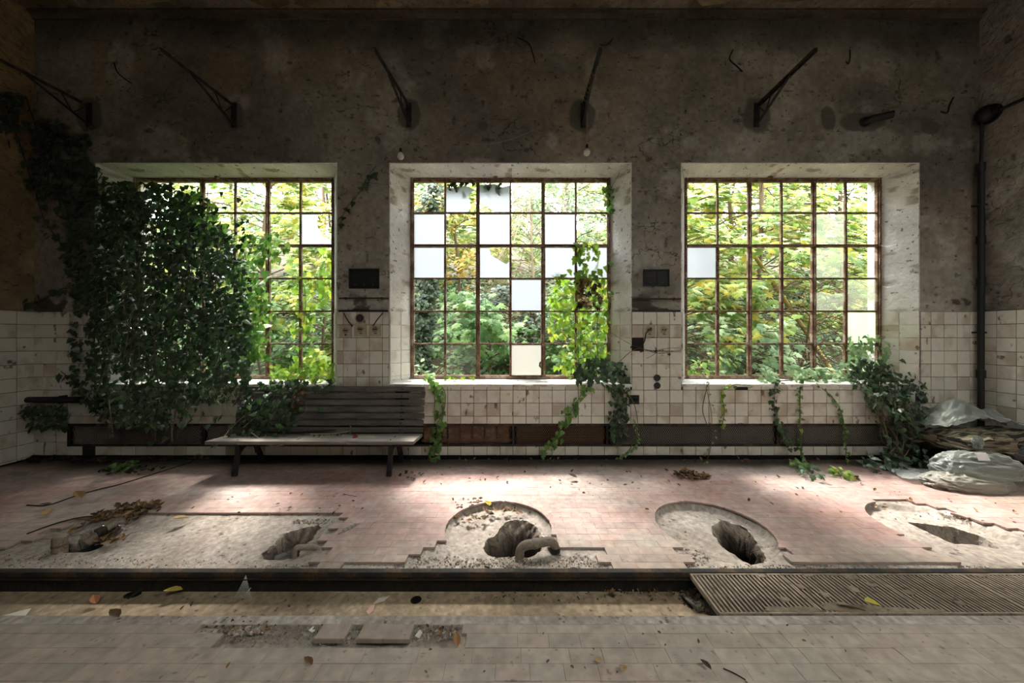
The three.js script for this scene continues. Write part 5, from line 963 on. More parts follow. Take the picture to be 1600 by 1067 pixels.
for (const [px, py, n, r, label, pal] of [[1252, 733, 34, 0.09, 'green ivy tuft on the floor at the foot of the thin strand', 'ivyLight'], [1268, 746, 20, 0.1, 'small patch of creeping ivy leaves on the floor in front of the ivy tuft', 'ivy'], [1314, 746, 26, 0.07, 'bright green sprig sprouting from the floor beside dead leaves', 'vine'], [195, 735, 26, 0.08, 'small green ivy sprig on the floor at the left under the ivy mass', 'ivyLight']]) {
  const p = onFloor(px, py, 0), t = thing('ivy_tuft', label, 'ivy', [p.x, 0.005, p.z]), L = [], S = [];
  for (let i = 0; i < 5; i++) { const a = R(0, 6.28); S.push([V(0, 0, 0), V(Math.cos(a) * r * 0.5, 0.05, Math.sin(a) * r * 0.5), V(Math.cos(a) * r, 0.045, Math.sin(a) * r)]); }
  for (let i = 0; i < n; i++) { const a = R(0, 6.28), q = r * Math.sqrt(rnd()); L.push(leafAt(V(Math.cos(a) * q, R(0.02, 0.08), Math.sin(a) * q), R(0.035, 0.06), V(0, 1, 0.6), V(Math.cos(a), -0.2, Math.sin(a)), 0.5)); }
  part('stem', stemGeo(S, 0.002, 8), MAT.greenStem, t); addLeaves(t, L, 'ivy', PAL[pal], 40);
}
{
  const t = thing('corner_ivy', 'big ivy bush cascading from the right window into the right corner', 'ivy', [4.4, 0.6, 0.1]);
  const L = [...mass(t, [[1330, 572], [1352, 556], [1380, 575], [1400, 590], [1430, 604], [1446, 640], [1448, 680], [1436, 735], [1415, 720], [1405, 740], [1392, 700], [1388, 650], [1368, 624], [1360, 604], [1330, 596]], 1000, 0.058, (x, y, k) => -0.1 + 0.35 * k * sstep(570, 640, y) + 0.06, { holes: 8, cut: 0.2, a: 0.9 }), ...mass(t, [[1340, 708], [1400, 728], [1460, 720], [1470, 742], [1420, 742], [1360, 728]], 170, 0.06, () => R(0.2, 0.45), { face: V(0, 1, 0.7) })];
  const S = []; for (let i = 0; i < 12; i++) { const x = R(1350, 1400); S.push(trail([[x, R(570, 600), -0.1], [x + R(0, 30), 640, R(0.08, 0.2)], [x + R(10, 45), 690, R(0.1, 0.25)], [x + R(10, 60), R(705, 735), R(0.15, 0.35)]]).map((v) => v.sub(t.position))); }
  part('stem', stemGeo(S, 0.005, 20), MAT.twig, t); addLeaves(t, L, 'ivy', PAL.ivy, 300);
  const u = thing('reveal_ivy', 'leafy ivy mound inside the lower right corner of the right window', 'ivy', [4.3, 1.0, -0.2]), M = [...mass(u, [[1316, 590], [1330, 560], [1345, 530], [1368, 520], [1378, 560], [1390, 590], [1360, 604], [1320, 602]], 240, 0.08, () => R(-0.55, -0.1)), ...mass(u, [[1200, 582], [1240, 574], [1300, 580], [1330, 590], [1300, 604], [1220, 606], [1180, 600]], 300, 0.07, () => R(-0.32, -0.02), { face: V(0, 1, 0.6), holes: 5 })];
  part('stem', stemGeo([trail([[1180, 598, -0.15], [1260, 592, -0.15], [1340, 590, -0.15], [1380, 580, -0.15]]), trail([[1385, 590, -0.12], [1378, 560, -0.2], [1372, 520, -0.3]])].map((s) => s.map((v) => v.sub(u.position))), 0.006, 30), MAT.twig, u); addLeaves(u, M, 'ivy', PAL.pale, 240);
}
{
  const t = thing('reveal_vine', 'small vine on the upper right reveal of the middle window', 'vine', [1.2, 3.1, -0.15]);
  part('stem', stemGeo([trail([[950, 322, -0.25], [955, 295, -0.15], [968, 270, -0.05]]).map((v) => v.sub(t.position))], 0.003), MAT.darkTwig, t); addLeaves(t, mass(t, [[945, 296], [958, 290], [958, 330], [948, 326]], 26, 0.07, () => R(-0.25, -0.15)), 'ivy', PAL.ivyLight, 26);
}
{
  const t = thing('head_ivy', 'few dark ivy leaves hanging over the top panes of the middle window', 'ivy', [-0.4, 3.3, -0.3]);
  part('stem', stemGeo([trail([[694, 281, -0.31], [712, 286, -0.31], [735, 282, -0.31]]), trail([[752, 281, -0.31], [768, 285, -0.31], [792, 281, -0.31]])].map((s) => s.map((v) => v.sub(t.position))), 0.003), MAT.darkTwig, t);
  addLeaves(t, [...mass(t, [[698, 282], [742, 282], [720, 292], [724, 304], [712, 300]], 16, 0.075, () => -0.31), ...mass(t, [[758, 284], [790, 282], [778, 290], [772, 302]], 11, 0.08, () => -0.31)], 'ivy', PAL.dark, 30);
}
// dead tendrils clinging to the upper wall
for (const [pts, label] of [[[[178, 98], [183, 112], [196, 124], [205, 130]], 'dead black tendril on the wall between the two left brackets'], [[[808, 58], [826, 68], [832, 82], [836, 98]], 'dead black tendril under the ceiling above the middle window'], [[[1145, 78], [1140, 92], [1152, 104], [1160, 112]], 'dead black tendril left of the rightmost bracket'], [[[1328, 78], [1328, 92], [1325, 100], [1322, 96]], 'hooked dead tendril above the pipe stub'], [[[1580, 430], [1577, 450], [1576, 468], [1578, 470]], 'dark drip shaped tendril on the right wall'], [[[937, 70], [948, 70], [956, 62], [958, 60]], 'dead twig at the tip of the bracket wound with wire'], [[[1490, 152], [1484, 164], [1480, 176], [1470, 174]], 'curled dead tendril near the right corner']])
  solo('dead_tendril', tube(pts.map(([x, y]) => at(x, y, 0.012)), 0.007, 20, 6), MAT.darkTwig, label, 'tendril');

// ---- outdoors
const groundY = (x, z) => 0.05 + Math.max(0, -1.3 - z) * 0.5 + 0.25 * pfbm(x * 0.5, z * 0.5, 3);
{
  const g = new THREE.PlaneGeometry(1, 1, 120, 70), p = g.attributes.position; for (let i = 0; i < p.count; i++) { const x = lerp(-22, 22, (i % 121) / 120), z = lerp(-WT, -16, Math.floor(i / 121) / 70); p.setXYZ(i, x, groundY(x, z), z); }
  const idx = g.index.array; for (let i = 0; i < idx.length; i += 3) { const a = idx[i]; idx[i] = idx[i + 1]; idx[i + 1] = a; }
  g.computeVertexNormals(); const s = struct('ground', 'overgrown sloping bank outside the windows', 'ground'); part('soil', metreUV(g), MAT.soil, s);
}
function tree(name, label, cat, o) {
  const t = thing(name, label, cat, [o.x, groundY(o.x, o.z), o.z], o.group), S = [], tw = [], L = [], h = o.h, lean = o.lean ?? V(R(-0.1, 0.1), 0, R(-0.05, 0.1));
  const axis = (u) => V(lean.x * h * u * u + 0.05 * Math.sin(u * 5 + o.x), h * u, lean.z * h * u * u);
  if (o.trunk !== 0) { const T = tube([0, 0.25, 0.5, 0.75, 1].map(axis), o.trunk ?? 0.04, 20, 7), p = T.attributes.position; void p; part('trunk', T, o.tmat ?? MAT.twig, t); }
  for (let b = 0; b < o.nb; b++) {
    const u = lerp(o.from ?? 0.2, 1, (b + rnd()) / o.nb), a = R(0, 6.283), len = o.r * R(0.6, 1.1) * (o.shape ? o.shape(u) : 1), up = o.up ?? 0.3, s0 = axis(u), d = V(Math.cos(a), up, Math.sin(a));
    const B = [s0, s0.clone().addScaledVector(d, len * 0.5), s0.clone().addScaledVector(d, len).add(V(0, -(o.droop ?? 0.2) * len, 0))]; S.push(B);
    const c = new THREE.CatmullRomCurve3(B);
    for (let k = 0; k < (o.twigs ?? 5); k++) {
      const q = c.getPoint(R(0.3, 1)), e = jit(d, 0.9), l = len * R(0.2, 0.45), E = [q, q.clone().addScaledVector(e, l * 0.5), q.clone().addScaledVector(e, l).add(V(0, -0.12 * l, 0))]; tw.push(E);
      const per = o.n / (o.nb * (o.twigs ?? 5));
      for (let i = 0; i < per; i++) { const z = E[1].clone().lerp(rnd() < 0.5 ? E[0] : E[2], rnd()); L.push(leafAt(jit(z, o.spread ?? 0.12), o.size * R(0.6, 1.15), o.face ?? V(0.1 * Math.cos(a), 1, 0.55 + 0.2 * Math.sin(a)), V(e.x, -0.35, e.z), o.a ?? 0.45)); }
    }
  }
  part('branches', merge([stemGeo(S, o.branch ?? 0.012, 8), stemGeo(tw, (o.branch ?? 0.012) * 0.4, 5)]), o.tmat ?? MAT.twig, t);
  if (o.n) addLeaves(t, L, o.kind, PAL[o.pal], o.most ?? 120);
  return t;
}
const dome = (u) => Math.sqrt(Math.max(0.05, 1 - (2 * u - 0.9) ** 2 * 0.8));
// through the left window
tree('maple_sapling', 'light green maple filling the upper part of the left window', 'tree', { x: -5.1, z: -3.0, h: 4.2, r: 1.7, nb: 38, n: 3600, size: 0.14, kind: 'maple', pal: 'maple', shape: dome, most: 200 });
tree('leafy_shrub', 'broad leafed green shrub close outside the middle of the left window', 'shrub', { x: -4.1, z: -1.7, h: 1.9, r: 0.9, nb: 22, n: 1500, size: 0.13, kind: 'oval', pal: 'shrub', trunk: 0.02, from: 0.05, shape: dome, most: 160 });
tree('leafy_shrub', 'bright green maple leafed shrub outside the right bars of the left window', 'shrub', { x: -3.3, z: -2.1, h: 2.6, r: 1.0, nb: 24, n: 1300, size: 0.15, kind: 'maple', pal: 'maple', trunk: 0.02, from: 0.1, shape: dome, most: 180 });
tree('gold_tree', 'yellowing tree high behind the right top panes of the left window', 'tree', { x: -5.4, z: -6.0, h: 4.8, r: 2.2, nb: 34, n: 3000, size: 0.17, kind: 'maple', pal: 'mapleGold', shape: dome, most: 100 });
tree('dark_shrub', 'dark green shrub at the left behind the ivy of the left window', 'shrub', { x: -6.6, z: -2.2, h: 3.0, r: 1.4, nb: 24, n: 1800, size: 0.12, kind: 'ivy', pal: 'shrub', trunk: 0.03, from: 0.05, shape: dome, most: 100 });
// through the middle window
tree('ivy_clad_tree', 'tree trunk wrapped in dark ivy behind the left bars of the middle window', 'tree', { x: -1.75, z: -2.7, h: 3.6, r: 0.2, nb: 70, n: 2600, size: 0.075, kind: 'ivy', pal: 'dark', trunk: 0.07, from: 0.02, up: 0.0, tmat: MAT.darkTwig, face: V(0, 0.6, 1), most: 160, spread: 0.1 });
tree('gold_shrub', 'orange and yellow leafed shrub behind the second column of the middle window', 'shrub', { x: -1.15, z: -3.6, h: 3.4, r: 1.0, nb: 24, n: 1400, size: 0.12, kind: 'oval', pal: 'gold', trunk: 0.03, from: 0.35, shape: dome, most: 140 });
tree('yellow_maple', 'yellow green tree in the upper left panes of the middle window', 'tree', { x: -1.9, z: -4.6, h: 4.3, r: 1.4, nb: 26, n: 1900, size: 0.15, kind: 'maple', pal: 'maple', from: 0.4, shape: dome, most: 120 });
tree('maple_sapling', 'green maple sapling in the lower middle panes of the middle window', 'tree', { x: -0.45, z: -2.1, h: 1.45, r: 0.75, nb: 16, n: 420, size: 0.16, kind: 'maple', pal: 'shrub', trunk: 0.016, from: 0.25, most: 160 });
tree('bare_shrub', 'tangle of bare brown twigs in the centre of the middle window', 'shrub', { x: 0.42, z: -3.2, h: 3.4, r: 1.0, nb: 70, n: 0, twigs: 9, trunk: 0.03, from: 0.05, tmat: MAT.paleTwig, branch: 0.01, droop: 0.9 });
tree('small_leaf_tree', 'small leafed grey green tree in the upper right panes of the middle window', 'tree', { x: 1.3, z: -4.0, h: 4.3, r: 1.5, nb: 36, n: 3600, size: 0.085, kind: 'oval', pal: 'pale', from: 0.3, shape: dome, most: 160 });
tree('broad_leaf_plant', 'low plant with round pale leaves at the lower left of the middle window', 'plant', { x: -1.25, z: -1.35, h: 0.75, r: 0.5, nb: 16, n: 240, size: 0.12, kind: 'oval', pal: 'pale', trunk: 0.01, from: 0.2, most: 140, up: 0.6 });
tree('leafy_shrub', 'dark leafy shrub in the lower right of the middle window behind the vine', 'shrub', { x: 1.35, z: -2.0, h: 1.8, r: 0.85, nb: 22, n: 1100, size: 0.1, kind: 'ivy', pal: 'shrub', trunk: 0.02, from: 0.05, shape: dome, most: 140 });
tree('leafy_shrub', 'low dark green undergrowth shrub behind the bottom panes of the middle window', 'shrub', { x: -0.1, z: -2.7, h: 1.5, r: 0.95, nb: 22, n: 1200, size: 0.1, kind: 'ivy', pal: 'dark', trunk: 0.02, from: 0.05, shape: dome, most: 120 });
// through the right window
tree('maple_tree', 'big pale green maple spreading its leaf layers across the right window', 'tree', { x: 4.9, z: -2.95, h: 4.2, r: 1.8, nb: 46, n: 4600, size: 0.145, kind: 'maple', pal: 'maple', from: 0.15, up: 0.1, shape: dome, most: 260 });
tree('gold_maple', 'golden yellow maple behind the middle bars of the right window', 'tree', { x: 5.2, z: -4.2, h: 4.6, r: 1.7, nb: 28, n: 2600, size: 0.14, kind: 'maple', pal: 'mapleGold', from: 0.2, shape: dome, most: 140 });
tree('maple_sapling', 'bright maple sapling at the left bars of the right window', 'tree', { x: 3.0, z: -2.3, h: 3.6, r: 1.1, nb: 26, n: 1700, size: 0.14, kind: 'maple', pal: 'maple', trunk: 0.025, from: 0.2, shape: dome, most: 200 });
tree('bare_shrub', 'thicket of bare brown twigs in the lower right of the right window', 'shrub', { x: 5.0, z: -2.0, h: 1.9, r: 0.85, nb: 70, n: 0, twigs: 9, trunk: 0.02, from: 0.05, tmat: MAT.twig, branch: 0.008, droop: 0.4 });
tree('bare_shrub', 'tangle of thin brown stems in the lower left of the right window', 'shrub', { x: 3.3, z: -2.9, h: 2.2, r: 0.9, nb: 50, n: 0, twigs: 9, trunk: 0.02, from: 0.05, tmat: MAT.twig, branch: 0.008, droop: 0.4 });
tree('broad_leaf_plant', 'pale broad leafed plant low in the middle of the right window', 'plant', { x: 3.75, z: -1.55, h: 1.25, r: 0.6, nb: 22, n: 420, size: 0.135, kind: 'maple', pal: 'pale', trunk: 0.014, from: 0.25, most: 140, up: 0.4 });
tree('broad_leaf_plant', 'bright leafed plant low at the left corner of the right window', 'plant', { x: 2.55, z: -1.0, h: 0.95, r: 0.4, nb: 16, n: 300, size: 0.09, kind: 'oval', pal: 'vine', trunk: 0.01, from: 0.2, most: 140, up: 0.5 });
solo('leaning_trunk', tube([V(5.9, groundY(5.9, -2.2), -2.2), V(5.2, 1.7, -2.3), V(4.55, 2.9, -2.5), V(4.3, 3.3, -2.6)], 0.035, 30, 8), std({ color: 0x9c8a4c, roughness: 1 }), 'slanting bare yellow brown trunk behind the right window', 'trunk');
// the far bank
const far = [[-11.5, -6.2, 4.6, 'maple', 'far green tree at the left edge of the bank'], [-8.8, -7.0, 5.2, 'shrub', 'far dark green tree behind the left window'], [-6.4, -8.2, 5.2, 'maple', 'far light tree behind the yellowing tree'], [-3.4, -7.4, 4.8, 'shrub', 'far tree between the left and middle windows'], [-0.8, -7.2, 4.6, 'maple', 'far light green tree behind the middle window'], [1.6, -7.6, 4.9, 'pale', 'far pale tree behind the small leafed tree'], [4.0, -7.2, 4.9, 'mapleGold', 'far golden tree behind the right window'], [6.6, -6.6, 4.9, 'maple', 'far light tree behind the right part of the right window'], [9.2, -6.6, 4.9, 'shrub', 'far dark tree at the right edge of the bank'], [8.0, -4.4, 3.9, 'maple', 'leafy tree outside beyond the right jamb of the right window'], [11.5, -5.5, 4.5, 'maple', 'far green tree beyond the right end of the building']];
for (const [x, z, h, pal, label] of far) tree('bank_tree', label, 'tree', { x, z, h: h + 0.4, r: 2.2, nb: 40, n: 3600, size: 0.18, kind: pal === 'pale' || pal === 'shrub' ? 'oval' : 'maple', pal, from: 0.05, shape: dome, most: 30, spread: 0.2 });
{ // creepers that cover the soil of the bank
  const L = []; for (let i = 0; i < 26000; i++) { const x = R(-12, 12), z = R(-8, -0.7), y = groundY(x, z) + R(0.02, 0.3 + 0.25 * pfbm(x, z, 2)); L.push(leafAt(V(x, y, z), R(0.07, 0.14), V(0, 0.9, 0.7), V(0, -0.6, 0.6), 0.5)); }
  const im = shade(new THREE.InstancedMesh(LEAF.ivy[0], PAL.shrub.inst, L.length)), c = new THREE.Color();
  L.forEach((l, i) => { im.setMatrixAt(i, leafMatrix(l)); im.setColorAt(i, c.copy(pick(PAL[pick(['shrub', 'dark', 'pale'])].cols)).multiplyScalar(R(0.7, 1.1))); });
  im.name = 'undergrowth'; im.userData = { kind: 'stuff', label: 'low creeping green undergrowth covering the bank outside', category: 'undergrowth' }; scene.add(im);
}
// ---------------------------------------------------------------- litter on the floor
const overPit = (x, z) => PITS.some((p) => polyDist(p, x, z) < 0.015);
function litter(label, spots, name = 'leaf_litter', pal = PAL.dry) {
  const L = []; for (const [px, py, n, rx, rz, s, y] of spots) { const c = onFloor(px, py, y ?? 0); for (let i = 0; i < n; i++) { const a = R(0, 6.28), q = Math.sqrt(rnd()), x = c.x + Math.cos(a) * q * rx, z = c.z + Math.sin(a) * q * rz; if (z < 0.02 || overPit(x, z)) continue; L.push(leafAt(V(x, (y ?? 0) + R(0.004, 0.02), z), s * R(0.4, 1.2), V(0, 1, 0.2), V(Math.cos(a * 7), 0.0, Math.sin(a * 7)), 0.22)); } }
  const im = shade(new THREE.InstancedMesh(LEAF.dry[0], pal.inst, L.length)), c = new THREE.Color();
  L.forEach((l, i) => { im.setMatrixAt(i, leafMatrix(l)); im.setColorAt(i, c.copy(pick(pal.cols)).multiplyScalar(R(0.6, 1.2))); });
  im.name = numbered(name); im.userData = { kind: 'stuff', label, category: 'leaf litter' }; scene.add(im);
}
litter('dry leaves and twigs heaped round the leftmost pit', [[215, 795, 90, 0.16, 0.05, 0.05], [185, 808, 130, 0.2, 0.08, 0.05], [160, 825, 120, 0.18, 0.08, 0.05], [150, 848, 90, 0.18, 0.05, 0.045], [240, 790, 30, 0.05, 0.02, 0.05]]);
litter('dark rotting leaf litter along the wall foot under the ivy mass', [[60, 716, 260, 0.5, 0.16, 0.06], [170, 716, 320, 0.6, 0.18, 0.06], [270, 716, 200, 0.5, 0.14, 0.06], [210, 735, 60, 0.4, 0.12, 0.05]], 'leaf_litter', palette(['#2b231a', '#3b3022', '#453724', '#1f1a14'], 0.05));
litter('small dry leaves scattered over the sunlit floor', [[850, 745, 40, 1.6, 0.35, 0.035], [1150, 770, 40, 1.6, 0.4, 0.035], [420, 790, 30, 1.0, 0.25, 0.035], [730, 785, 16, 0.14, 0.07, 0.04], [1500, 790, 14, 0.5, 0.3, 0.035], [640, 745, 16, 0.16, 0.06, 0.05], [800, 722, 60, 1.2, 0.05, 0.04], [1240, 722, 60, 1.4, 0.05, 0.04], [790, 800, 24, 0.18, 0.04, 0.05, -0.03], [735, 812, 24, 0.14, 0.05, 0.045, -0.03]]);
litter('small pile of dead brown leaves under the bare vine of the right window', [[1078, 746, 110, 0.17, 0.07, 0.05], [1076, 742, 40, 0.08, 0.04, 0.06]]);
litter('few dead brown leaves beside the bright green sprig', [[1332, 748, 26, 0.07, 0.03, 0.05]]);
litter('dry leaf scraps and grit on the foreground floor and channel bed', [[640, 1040, 8, 1.2, 0.06, 0.018], [1000, 1030, 12, 1.2, 0.12, 0.016], [1300, 1000, 10, 1.0, 0.1, 0.016], [300, 945, 14, 0.7, 0.06, 0.024, CHD], [900, 935, 50, 0.6, 0.04, 0.018, CHD], [1010, 930, 50, 0.3, 0.03, 0.025, CHD], [500, 985, 26, 0.5, 0.04, 0.018, -0.02], [380, 982, 30, 0.2, 0.03, 0.02, -0.02], [690, 985, 22, 0.08, 0.04, 0.018, -0.02]]);
function grit(label, spots, mat) { // crumbs of mortar and brick
  const g = new THREE.DodecahedronGeometry(1, 0), M = []; for (const [px, py, n, rx, rz, s, y] of spots) { const c = onFloor(px, py, y ?? -0.02); for (let i = 0; i < n; i++) { const a = R(0, 6.28), q = Math.sqrt(rnd()), k = s * (0.3 + 1.2 * Math.pow(rnd(), 3)); if (overPit(c.x + Math.cos(a) * q * rx, c.z + Math.sin(a) * q * rz)) continue; M.push(new THREE.Matrix4().compose(V(c.x + Math.cos(a) * q * rx, (y ?? -0.02) + k * 0.3, c.z + Math.sin(a) * q * rz), new THREE.Quaternion().setFromEuler(new THREE.Euler(R(0, 6), R(0, 6), R(0, 6))), V(k, k * 0.6, k * R(0.6, 1)))); } }
  const im = shade(new THREE.InstancedMesh(g, mat, M.length)), c = new THREE.Color(); M.forEach((m, i) => { im.setMatrixAt(i, m); im.setColorAt(i, c.setRGB(...mul(pick([[0.42, 0.38, 0.32], [0.3, 0.26, 0.21], [0.48, 0.44, 0.38], [0.36, 0.26, 0.21]]), R(0.7, 1.1)))); });
  im.name = numbered('rubble'); im.userData = { kind: 'stuff', label, category: 'rubble' }; scene.add(im);
}
const gritMat = std({ color: 0xffffff, roughness: 1 });
grit('crumbled mortar and brick grit round the edges of the pits', [[650, 880, 700, 0.5, 0.07, 0.006], [920, 880, 600, 0.35, 0.07, 0.006], [1060, 870, 400, 0.2, 0.1, 0.007], [1330, 886, 500, 0.9, 0.025, 0.006], [450, 888, 300, 0.25, 0.03, 0.007], [250, 880, 300, 0.7, 0.05, 0.004], [90, 875, 300, 0.5, 0.07, 0.005], [1000, 835, 260, 0.12, 0.14, 0.007], [490, 815, 160, 0.16, 0.04, 0.009], [1500, 812, 240, 0.5, 0.06, 0.006], [800, 880, 300, 0.25, 0.05, 0.007]], gritMat);
grit('loose grit and plaster crumbs in the missing tile strip of the foreground', [[510, 990, 1500, 0.62, 0.06, 0.005, -0.018], [385, 982, 300, 0.1, 0.04, 0.009, -0.018], [690, 985, 300, 0.09, 0.06, 0.006, -0.018]], gritMat);
grit('heap of rubble in the channel at the open end of the metal grates', [[1094, 938, 260, 0.12, 0.09, 0.01, CHD], [1100, 945, 90, 0.07, 0.06, 0.018, CHD], [1086, 930, 60, 0.05, 0.05, 0.02, CHD]], std({ color: 0x8a8278, roughness: 1 }));
// single leaves and scraps that stand out
const curled = (name, px, py, y, s, turn, col, label, cat, kind = 0) => { const p = onFloor(px, py, y), m = solo(name, LEAF.dry[kind], phy({ color: col, roughness: 0.9, transmission: 0.1, thickness: 0 }), label, cat); m.position.set(p.x, y + s * 0.35, p.z); m.rotation.set(-Math.PI / 2, 0, turn); m.scale.setScalar(s); return m; };
curled('fallen_leaf', 128, 786, 0.0, 0.12, 1.2, 0x9c7a50, 'large curled brown leaf on the floor near the left wall', 'leaf');
curled('fallen_leaf', 72, 808, 0.0, 0.07, 0.4, 0xb99762, 'pale tan leaf lying left of the leftmost pit', 'leaf', 1);
curled('fallen_leaf', 82, 793, 0.0, 0.07, 2.2, 0x54402c, 'small dark brown leaf beside the pale tan leaf', 'leaf');
curled('fallen_leaf', 294, 815, -0.01, 0.1, 2.6, 0xa99468, 'split beige leaf on the bare screed between the two left pits', 'leaf');
curled('fallen_leaf', 286, 929, CHD, 0.085, 2.2, 0xb3a24a, 'yellowish crumpled leaf in the channel below the bare screed', 'leaf');
curled('fallen_leaf', 150, 950, CHD, 0.07, 1.0, 0x8a5a34, 'rusty brown leaf on the channel bed at the left', 'leaf');
curled('fallen_leaf', 186, 972, 0.0, 0.07, 1.3, 0x5d4630, 'dark torn leaf on the foreground tiles at the left', 'leaf');
curled('fallen_leaf', 768, 796, -0.04, 0.08, 1.0, 0xb7ab3c, 'yellow green leaf under the rim of the middle pit', 'leaf');
curled('fallen_leaf', 902, 751, 0.0, 0.09, 1.5, 0x4d3b29, 'dark brown leaf lying alone right of the middle of the sunlit floor', 'leaf');
curled('fallen_leaf', 1377, 957, 0.004, 0.1, 1.7, 0xbfb254, 'long yellow leaf at the near edge of the metal grates', 'leaf');
curled('fallen_leaf', 715, 1018, 0.002, 0.06, 0.3, 0xa0754a, 'orange brown leaf at the right end of the missing tile strip', 'leaf');
curled('fallen_leaf', 488, 1045, 0.0, 0.05, 1.2, 0x6a5038, 'small brown leaf on the foreground tiles below the missing strip', 'leaf');
curled('fallen_leaf', 974, 1046, 0.0, 0.055, 2.8, 0x9b7d58, 'largest pale brown leaf at the bottom of the foreground floor', 'leaf');
curled('fallen_leaf', 943, 1038, 0.0, 0.05, 2.0, 0xa58a68, 'small curled tan leaf left of the largest pale leaf in the foreground', 'leaf');
curled('fallen_leaf', 1112, 1052, 0.0, 0.045, 0.8, 0x3d3226, 'small black leaf at the bottom of the foreground floor on the right', 'leaf');
const scrap = (pts, y, lift, col, label) => { const q = pts.map(([x, z]) => onFloor(x, z, y)), s = new THREE.Shape(); q.forEach((p, i) => s[i ? 'lineTo' : 'moveTo'](p.x - q[0].x, -(p.z - q[0].z))); const g = new THREE.ExtrudeGeometry(s, { depth: 0.003, bevelEnabled: false }); g.rotateX(-Math.PI / 2 + lift); g.translate(q[0].x, y + 0.002, q[0].z); return solo('paper_scrap', metreUV(g), std({ color: col, roughness: 0.9 }), label, 'scrap'); };
scrap([[4, 963], [40, 963], [49, 951]], CHD + 0.01, 0.0, 0xd9d2c4, 'white triangular scrap on the channel bed at the far left');
scrap([[582, 945], [592, 936], [606, 934], [609, 932], [600, 940]], CHD, 0.05, 0xe2dace, 'torn white scrap on the channel bed left of the round outlet');
scrap([[572, 957], [580, 948], [586, 946], [583, 956], [576, 961]], CHD, 0.05, 0xc9a594, 'small pinkish scrap below the torn white scrap in the channel');
scrap([[482, 986], [490, 980], [492, 986], [488, 989]], -0.014, 0.1, 0xe0ddd6, 'small white chip in the missing tile strip');
scrap([[648, 995], [656, 986], [660, 990], [655, 998]], -0.012, 0.1, 0xc9c6b8, 'grey green glass chip beside the loose tile');
scrap([[12, 742], [20, 737], [46, 738], [40, 744]], 0.004, 0.02, 0x8d8a80, 'pale flat scrap on the dark floor at the left wall');
// cobwebs
function web(label, strands, r = 0.0011) { const gs = strands.map((s) => tube(s.map(([x, y, z]) => at(x, y, z)), r, 8, 4)); solo('cobweb', merge(gs), MAT.web, label, 'cobweb'); }
const fan = (x0, y0, z0, x1, y1, z1, n, w) => { const o = []; for (let i = 0; i < n; i++) { const a = R(-w, w), b = R(-w, w); o.push([[x0 + a * 0.3, y0 + a * 0.4, z0], [(x0 + x1) / 2 + R(-3, 3), (y0 + y1) / 2 + b * 0.5 + 3, (z0 + z1) / 2], [x1 + b * 0.2, y1 + b, z1]]); } return o; };
web('white cobweb across the left reveal of the middle window', [...fan(612, 308, -0.02, 640, 328, -0.25, 9, 12), ...fan(612, 340, -0.02, 642, 322, -0.25, 5, 8)]);
web('cobweb lower on the left reveal of the middle window', fan(612, 398, -0.02, 641, 408, -0.25, 7, 8));
web('cobweb threads across the right reveal of the middle window', [...fan(952, 420, -0.25, 986, 404, -0.02, 5, 6), ...fan(952, 424, -0.25, 985, 412, -0.02, 3, 3)]);
web('cobweb threads from the frame to the right reveal of the right window', [...fan(1378, 446, -0.25, 1400, 446, -0.1, 4, 3), ...fan(1375, 383, -0.25, 1400, 381, -0.1, 3, 2)]);
{ const a = onFloor(368, 945, CHD), gs = []; for (let i = 0; i < 16; i++) { const u = i / 15; gs.push(tube([V(a.x - 0.01, -0.012, CHF + 0.012), V(a.x - 0.03 + 0.05 * u, -0.07, CHF + 0.03), V(a.x - 0.045 + 0.1 * u, CHD + 0.004, CHF + 0.055)], 0.0006, 4, 4)); } solo('cobweb', merge(gs), MAT.web, 'veil shaped cobweb in the channel below the second pit', 'cobweb'); }
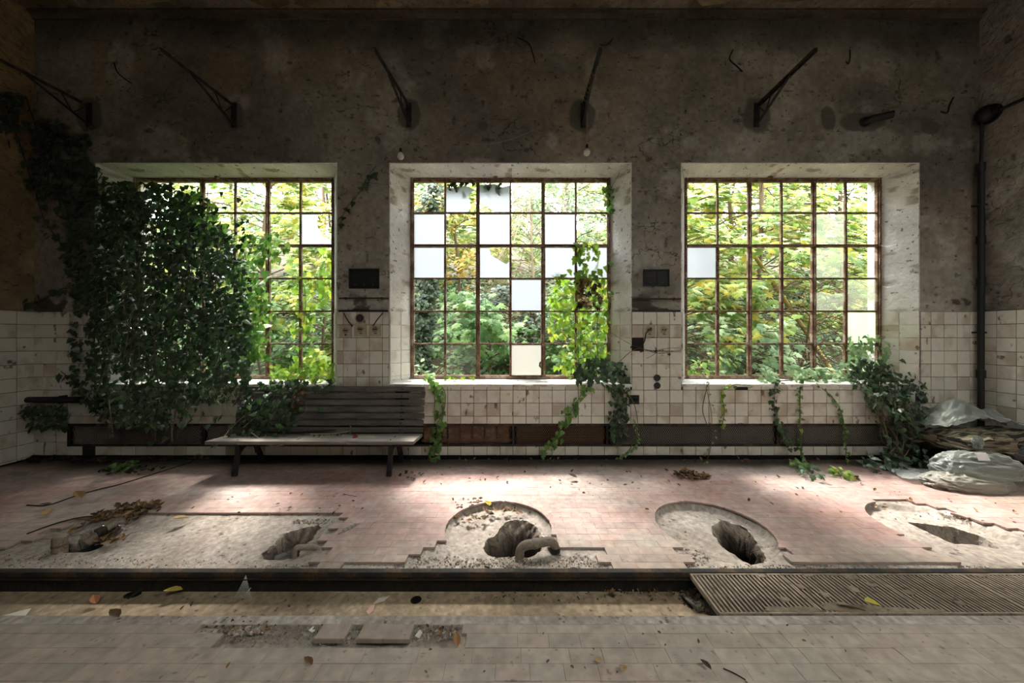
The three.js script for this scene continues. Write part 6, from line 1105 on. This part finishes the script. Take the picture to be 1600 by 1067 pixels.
// sticks in the channel and roots on the floor
const stick = (pts, r, mat, name, label, cat) => solo(name, tube(pts.map(([x, y, h]) => { const p = onFloor(x, y, h); p.y += r; return p; }), r, 24, 6), mat, label, cat);
stick([[200, 937, CHD], [222, 922, CHD + 0.01], [258, 908, CHD + 0.05]], 0.006, MAT.darkTwig, 'stick', 'dark stick propped in the channel over the left outlet', 'stick');
stick([[372, 938, CHD], [382, 930, CHD], [392, 919, CHD + 0.02]], 0.003, MAT.paleTwig, 'stick', 'pale straw leaning beside the veil shaped cobweb', 'stick');
stick([[42, 790, 0], [75, 790, 0], [120, 775, 0], [160, 764, 0], [178, 760, 0], [250, 738, 0], [300, 722, 0]], 0.005, MAT.darkTwig, 'dry_root', 'long dark dry root running over the floor from the left wall to the bench', 'root');
stick([[42, 835, 0], [90, 818, 0], [128, 809, 0], [165, 808, 0]], 0.005, MAT.darkTwig, 'dry_root', 'short dark dry root left of the leftmost pit', 'root');
stick([[1308, 945, 0.0], [1330, 948, 0.002], [1352, 955, 0.002]], 0.003, MAT.twig, 'stick', 'thin curved twig on the dirt clogged metal grate', 'stick');
stick([[536, 772, 0], [546, 774, 0], [557, 776, 0]], 0.0025, MAT.twig, 'stick', 'tiny straight twig on the floor in front of the bench', 'stick');
stick([[1130, 1045, 0], [1146, 1052, 0], [1165, 1063, 0]], 0.0025, MAT.darkTwig, 'stick', 'thin dark twig at the bottom of the foreground on the right', 'stick');
stick([[1068, 935, CHD], [1080, 945, CHD + 0.02], [1090, 955, CHD]], 0.01, MAT.wood, 'wood_splinter', 'pale wood splinter lying in the rubble at the open end of the grates', 'splinter');
// things alike carry one phrase
const GROUPS = { metal_grate: 'metal grates over the drain channel', wall_bracket: 'iron brackets high on the window wall', hanging_bulb: 'bare bulbs above the middle window', wall_socket: 'square sockets on the piers', wall_panel: 'dark switch panels on the piers', conduit: 'thin conduits across the piers', tile_ledge: 'dark ledges along the tile top', hole_disc: 'black discs standing in for holes on the pier', hole_plate: 'dark plates on the tiles', torn_cable: 'torn cables on the piers', mesh_screen: 'wire mesh screens before the recess', ivy_strand: 'ivy strands hanging below the windows', bare_vine: 'bare vines near the right window', ivy_tuft: 'small ivy sprigs on the floor', dead_tendril: 'dead tendrils on the walls', bank_tree: 'trees on the far bank', bare_shrub: 'bare twig thickets outside', leafy_shrub: 'leafy shrubs outside', maple_sapling: 'maple saplings outside', broad_leaf_plant: 'broad leafed plants outside', fallen_leaf: 'single dry leaves on the floor', paper_scrap: 'scraps on the floor and channel', cobweb: 'cobwebs', stick: 'loose sticks and twigs', dry_root: 'dry roots on the floor', cardboard_piece: 'folded cardboard pieces in the corner heap' };
for (const o of scene.children) { const g = GROUPS[o.name.replace(/_\d{3}$/, '')]; if (g && !o.userData.kind) o.userData.group = g; }
renderer.render(scene, camera);
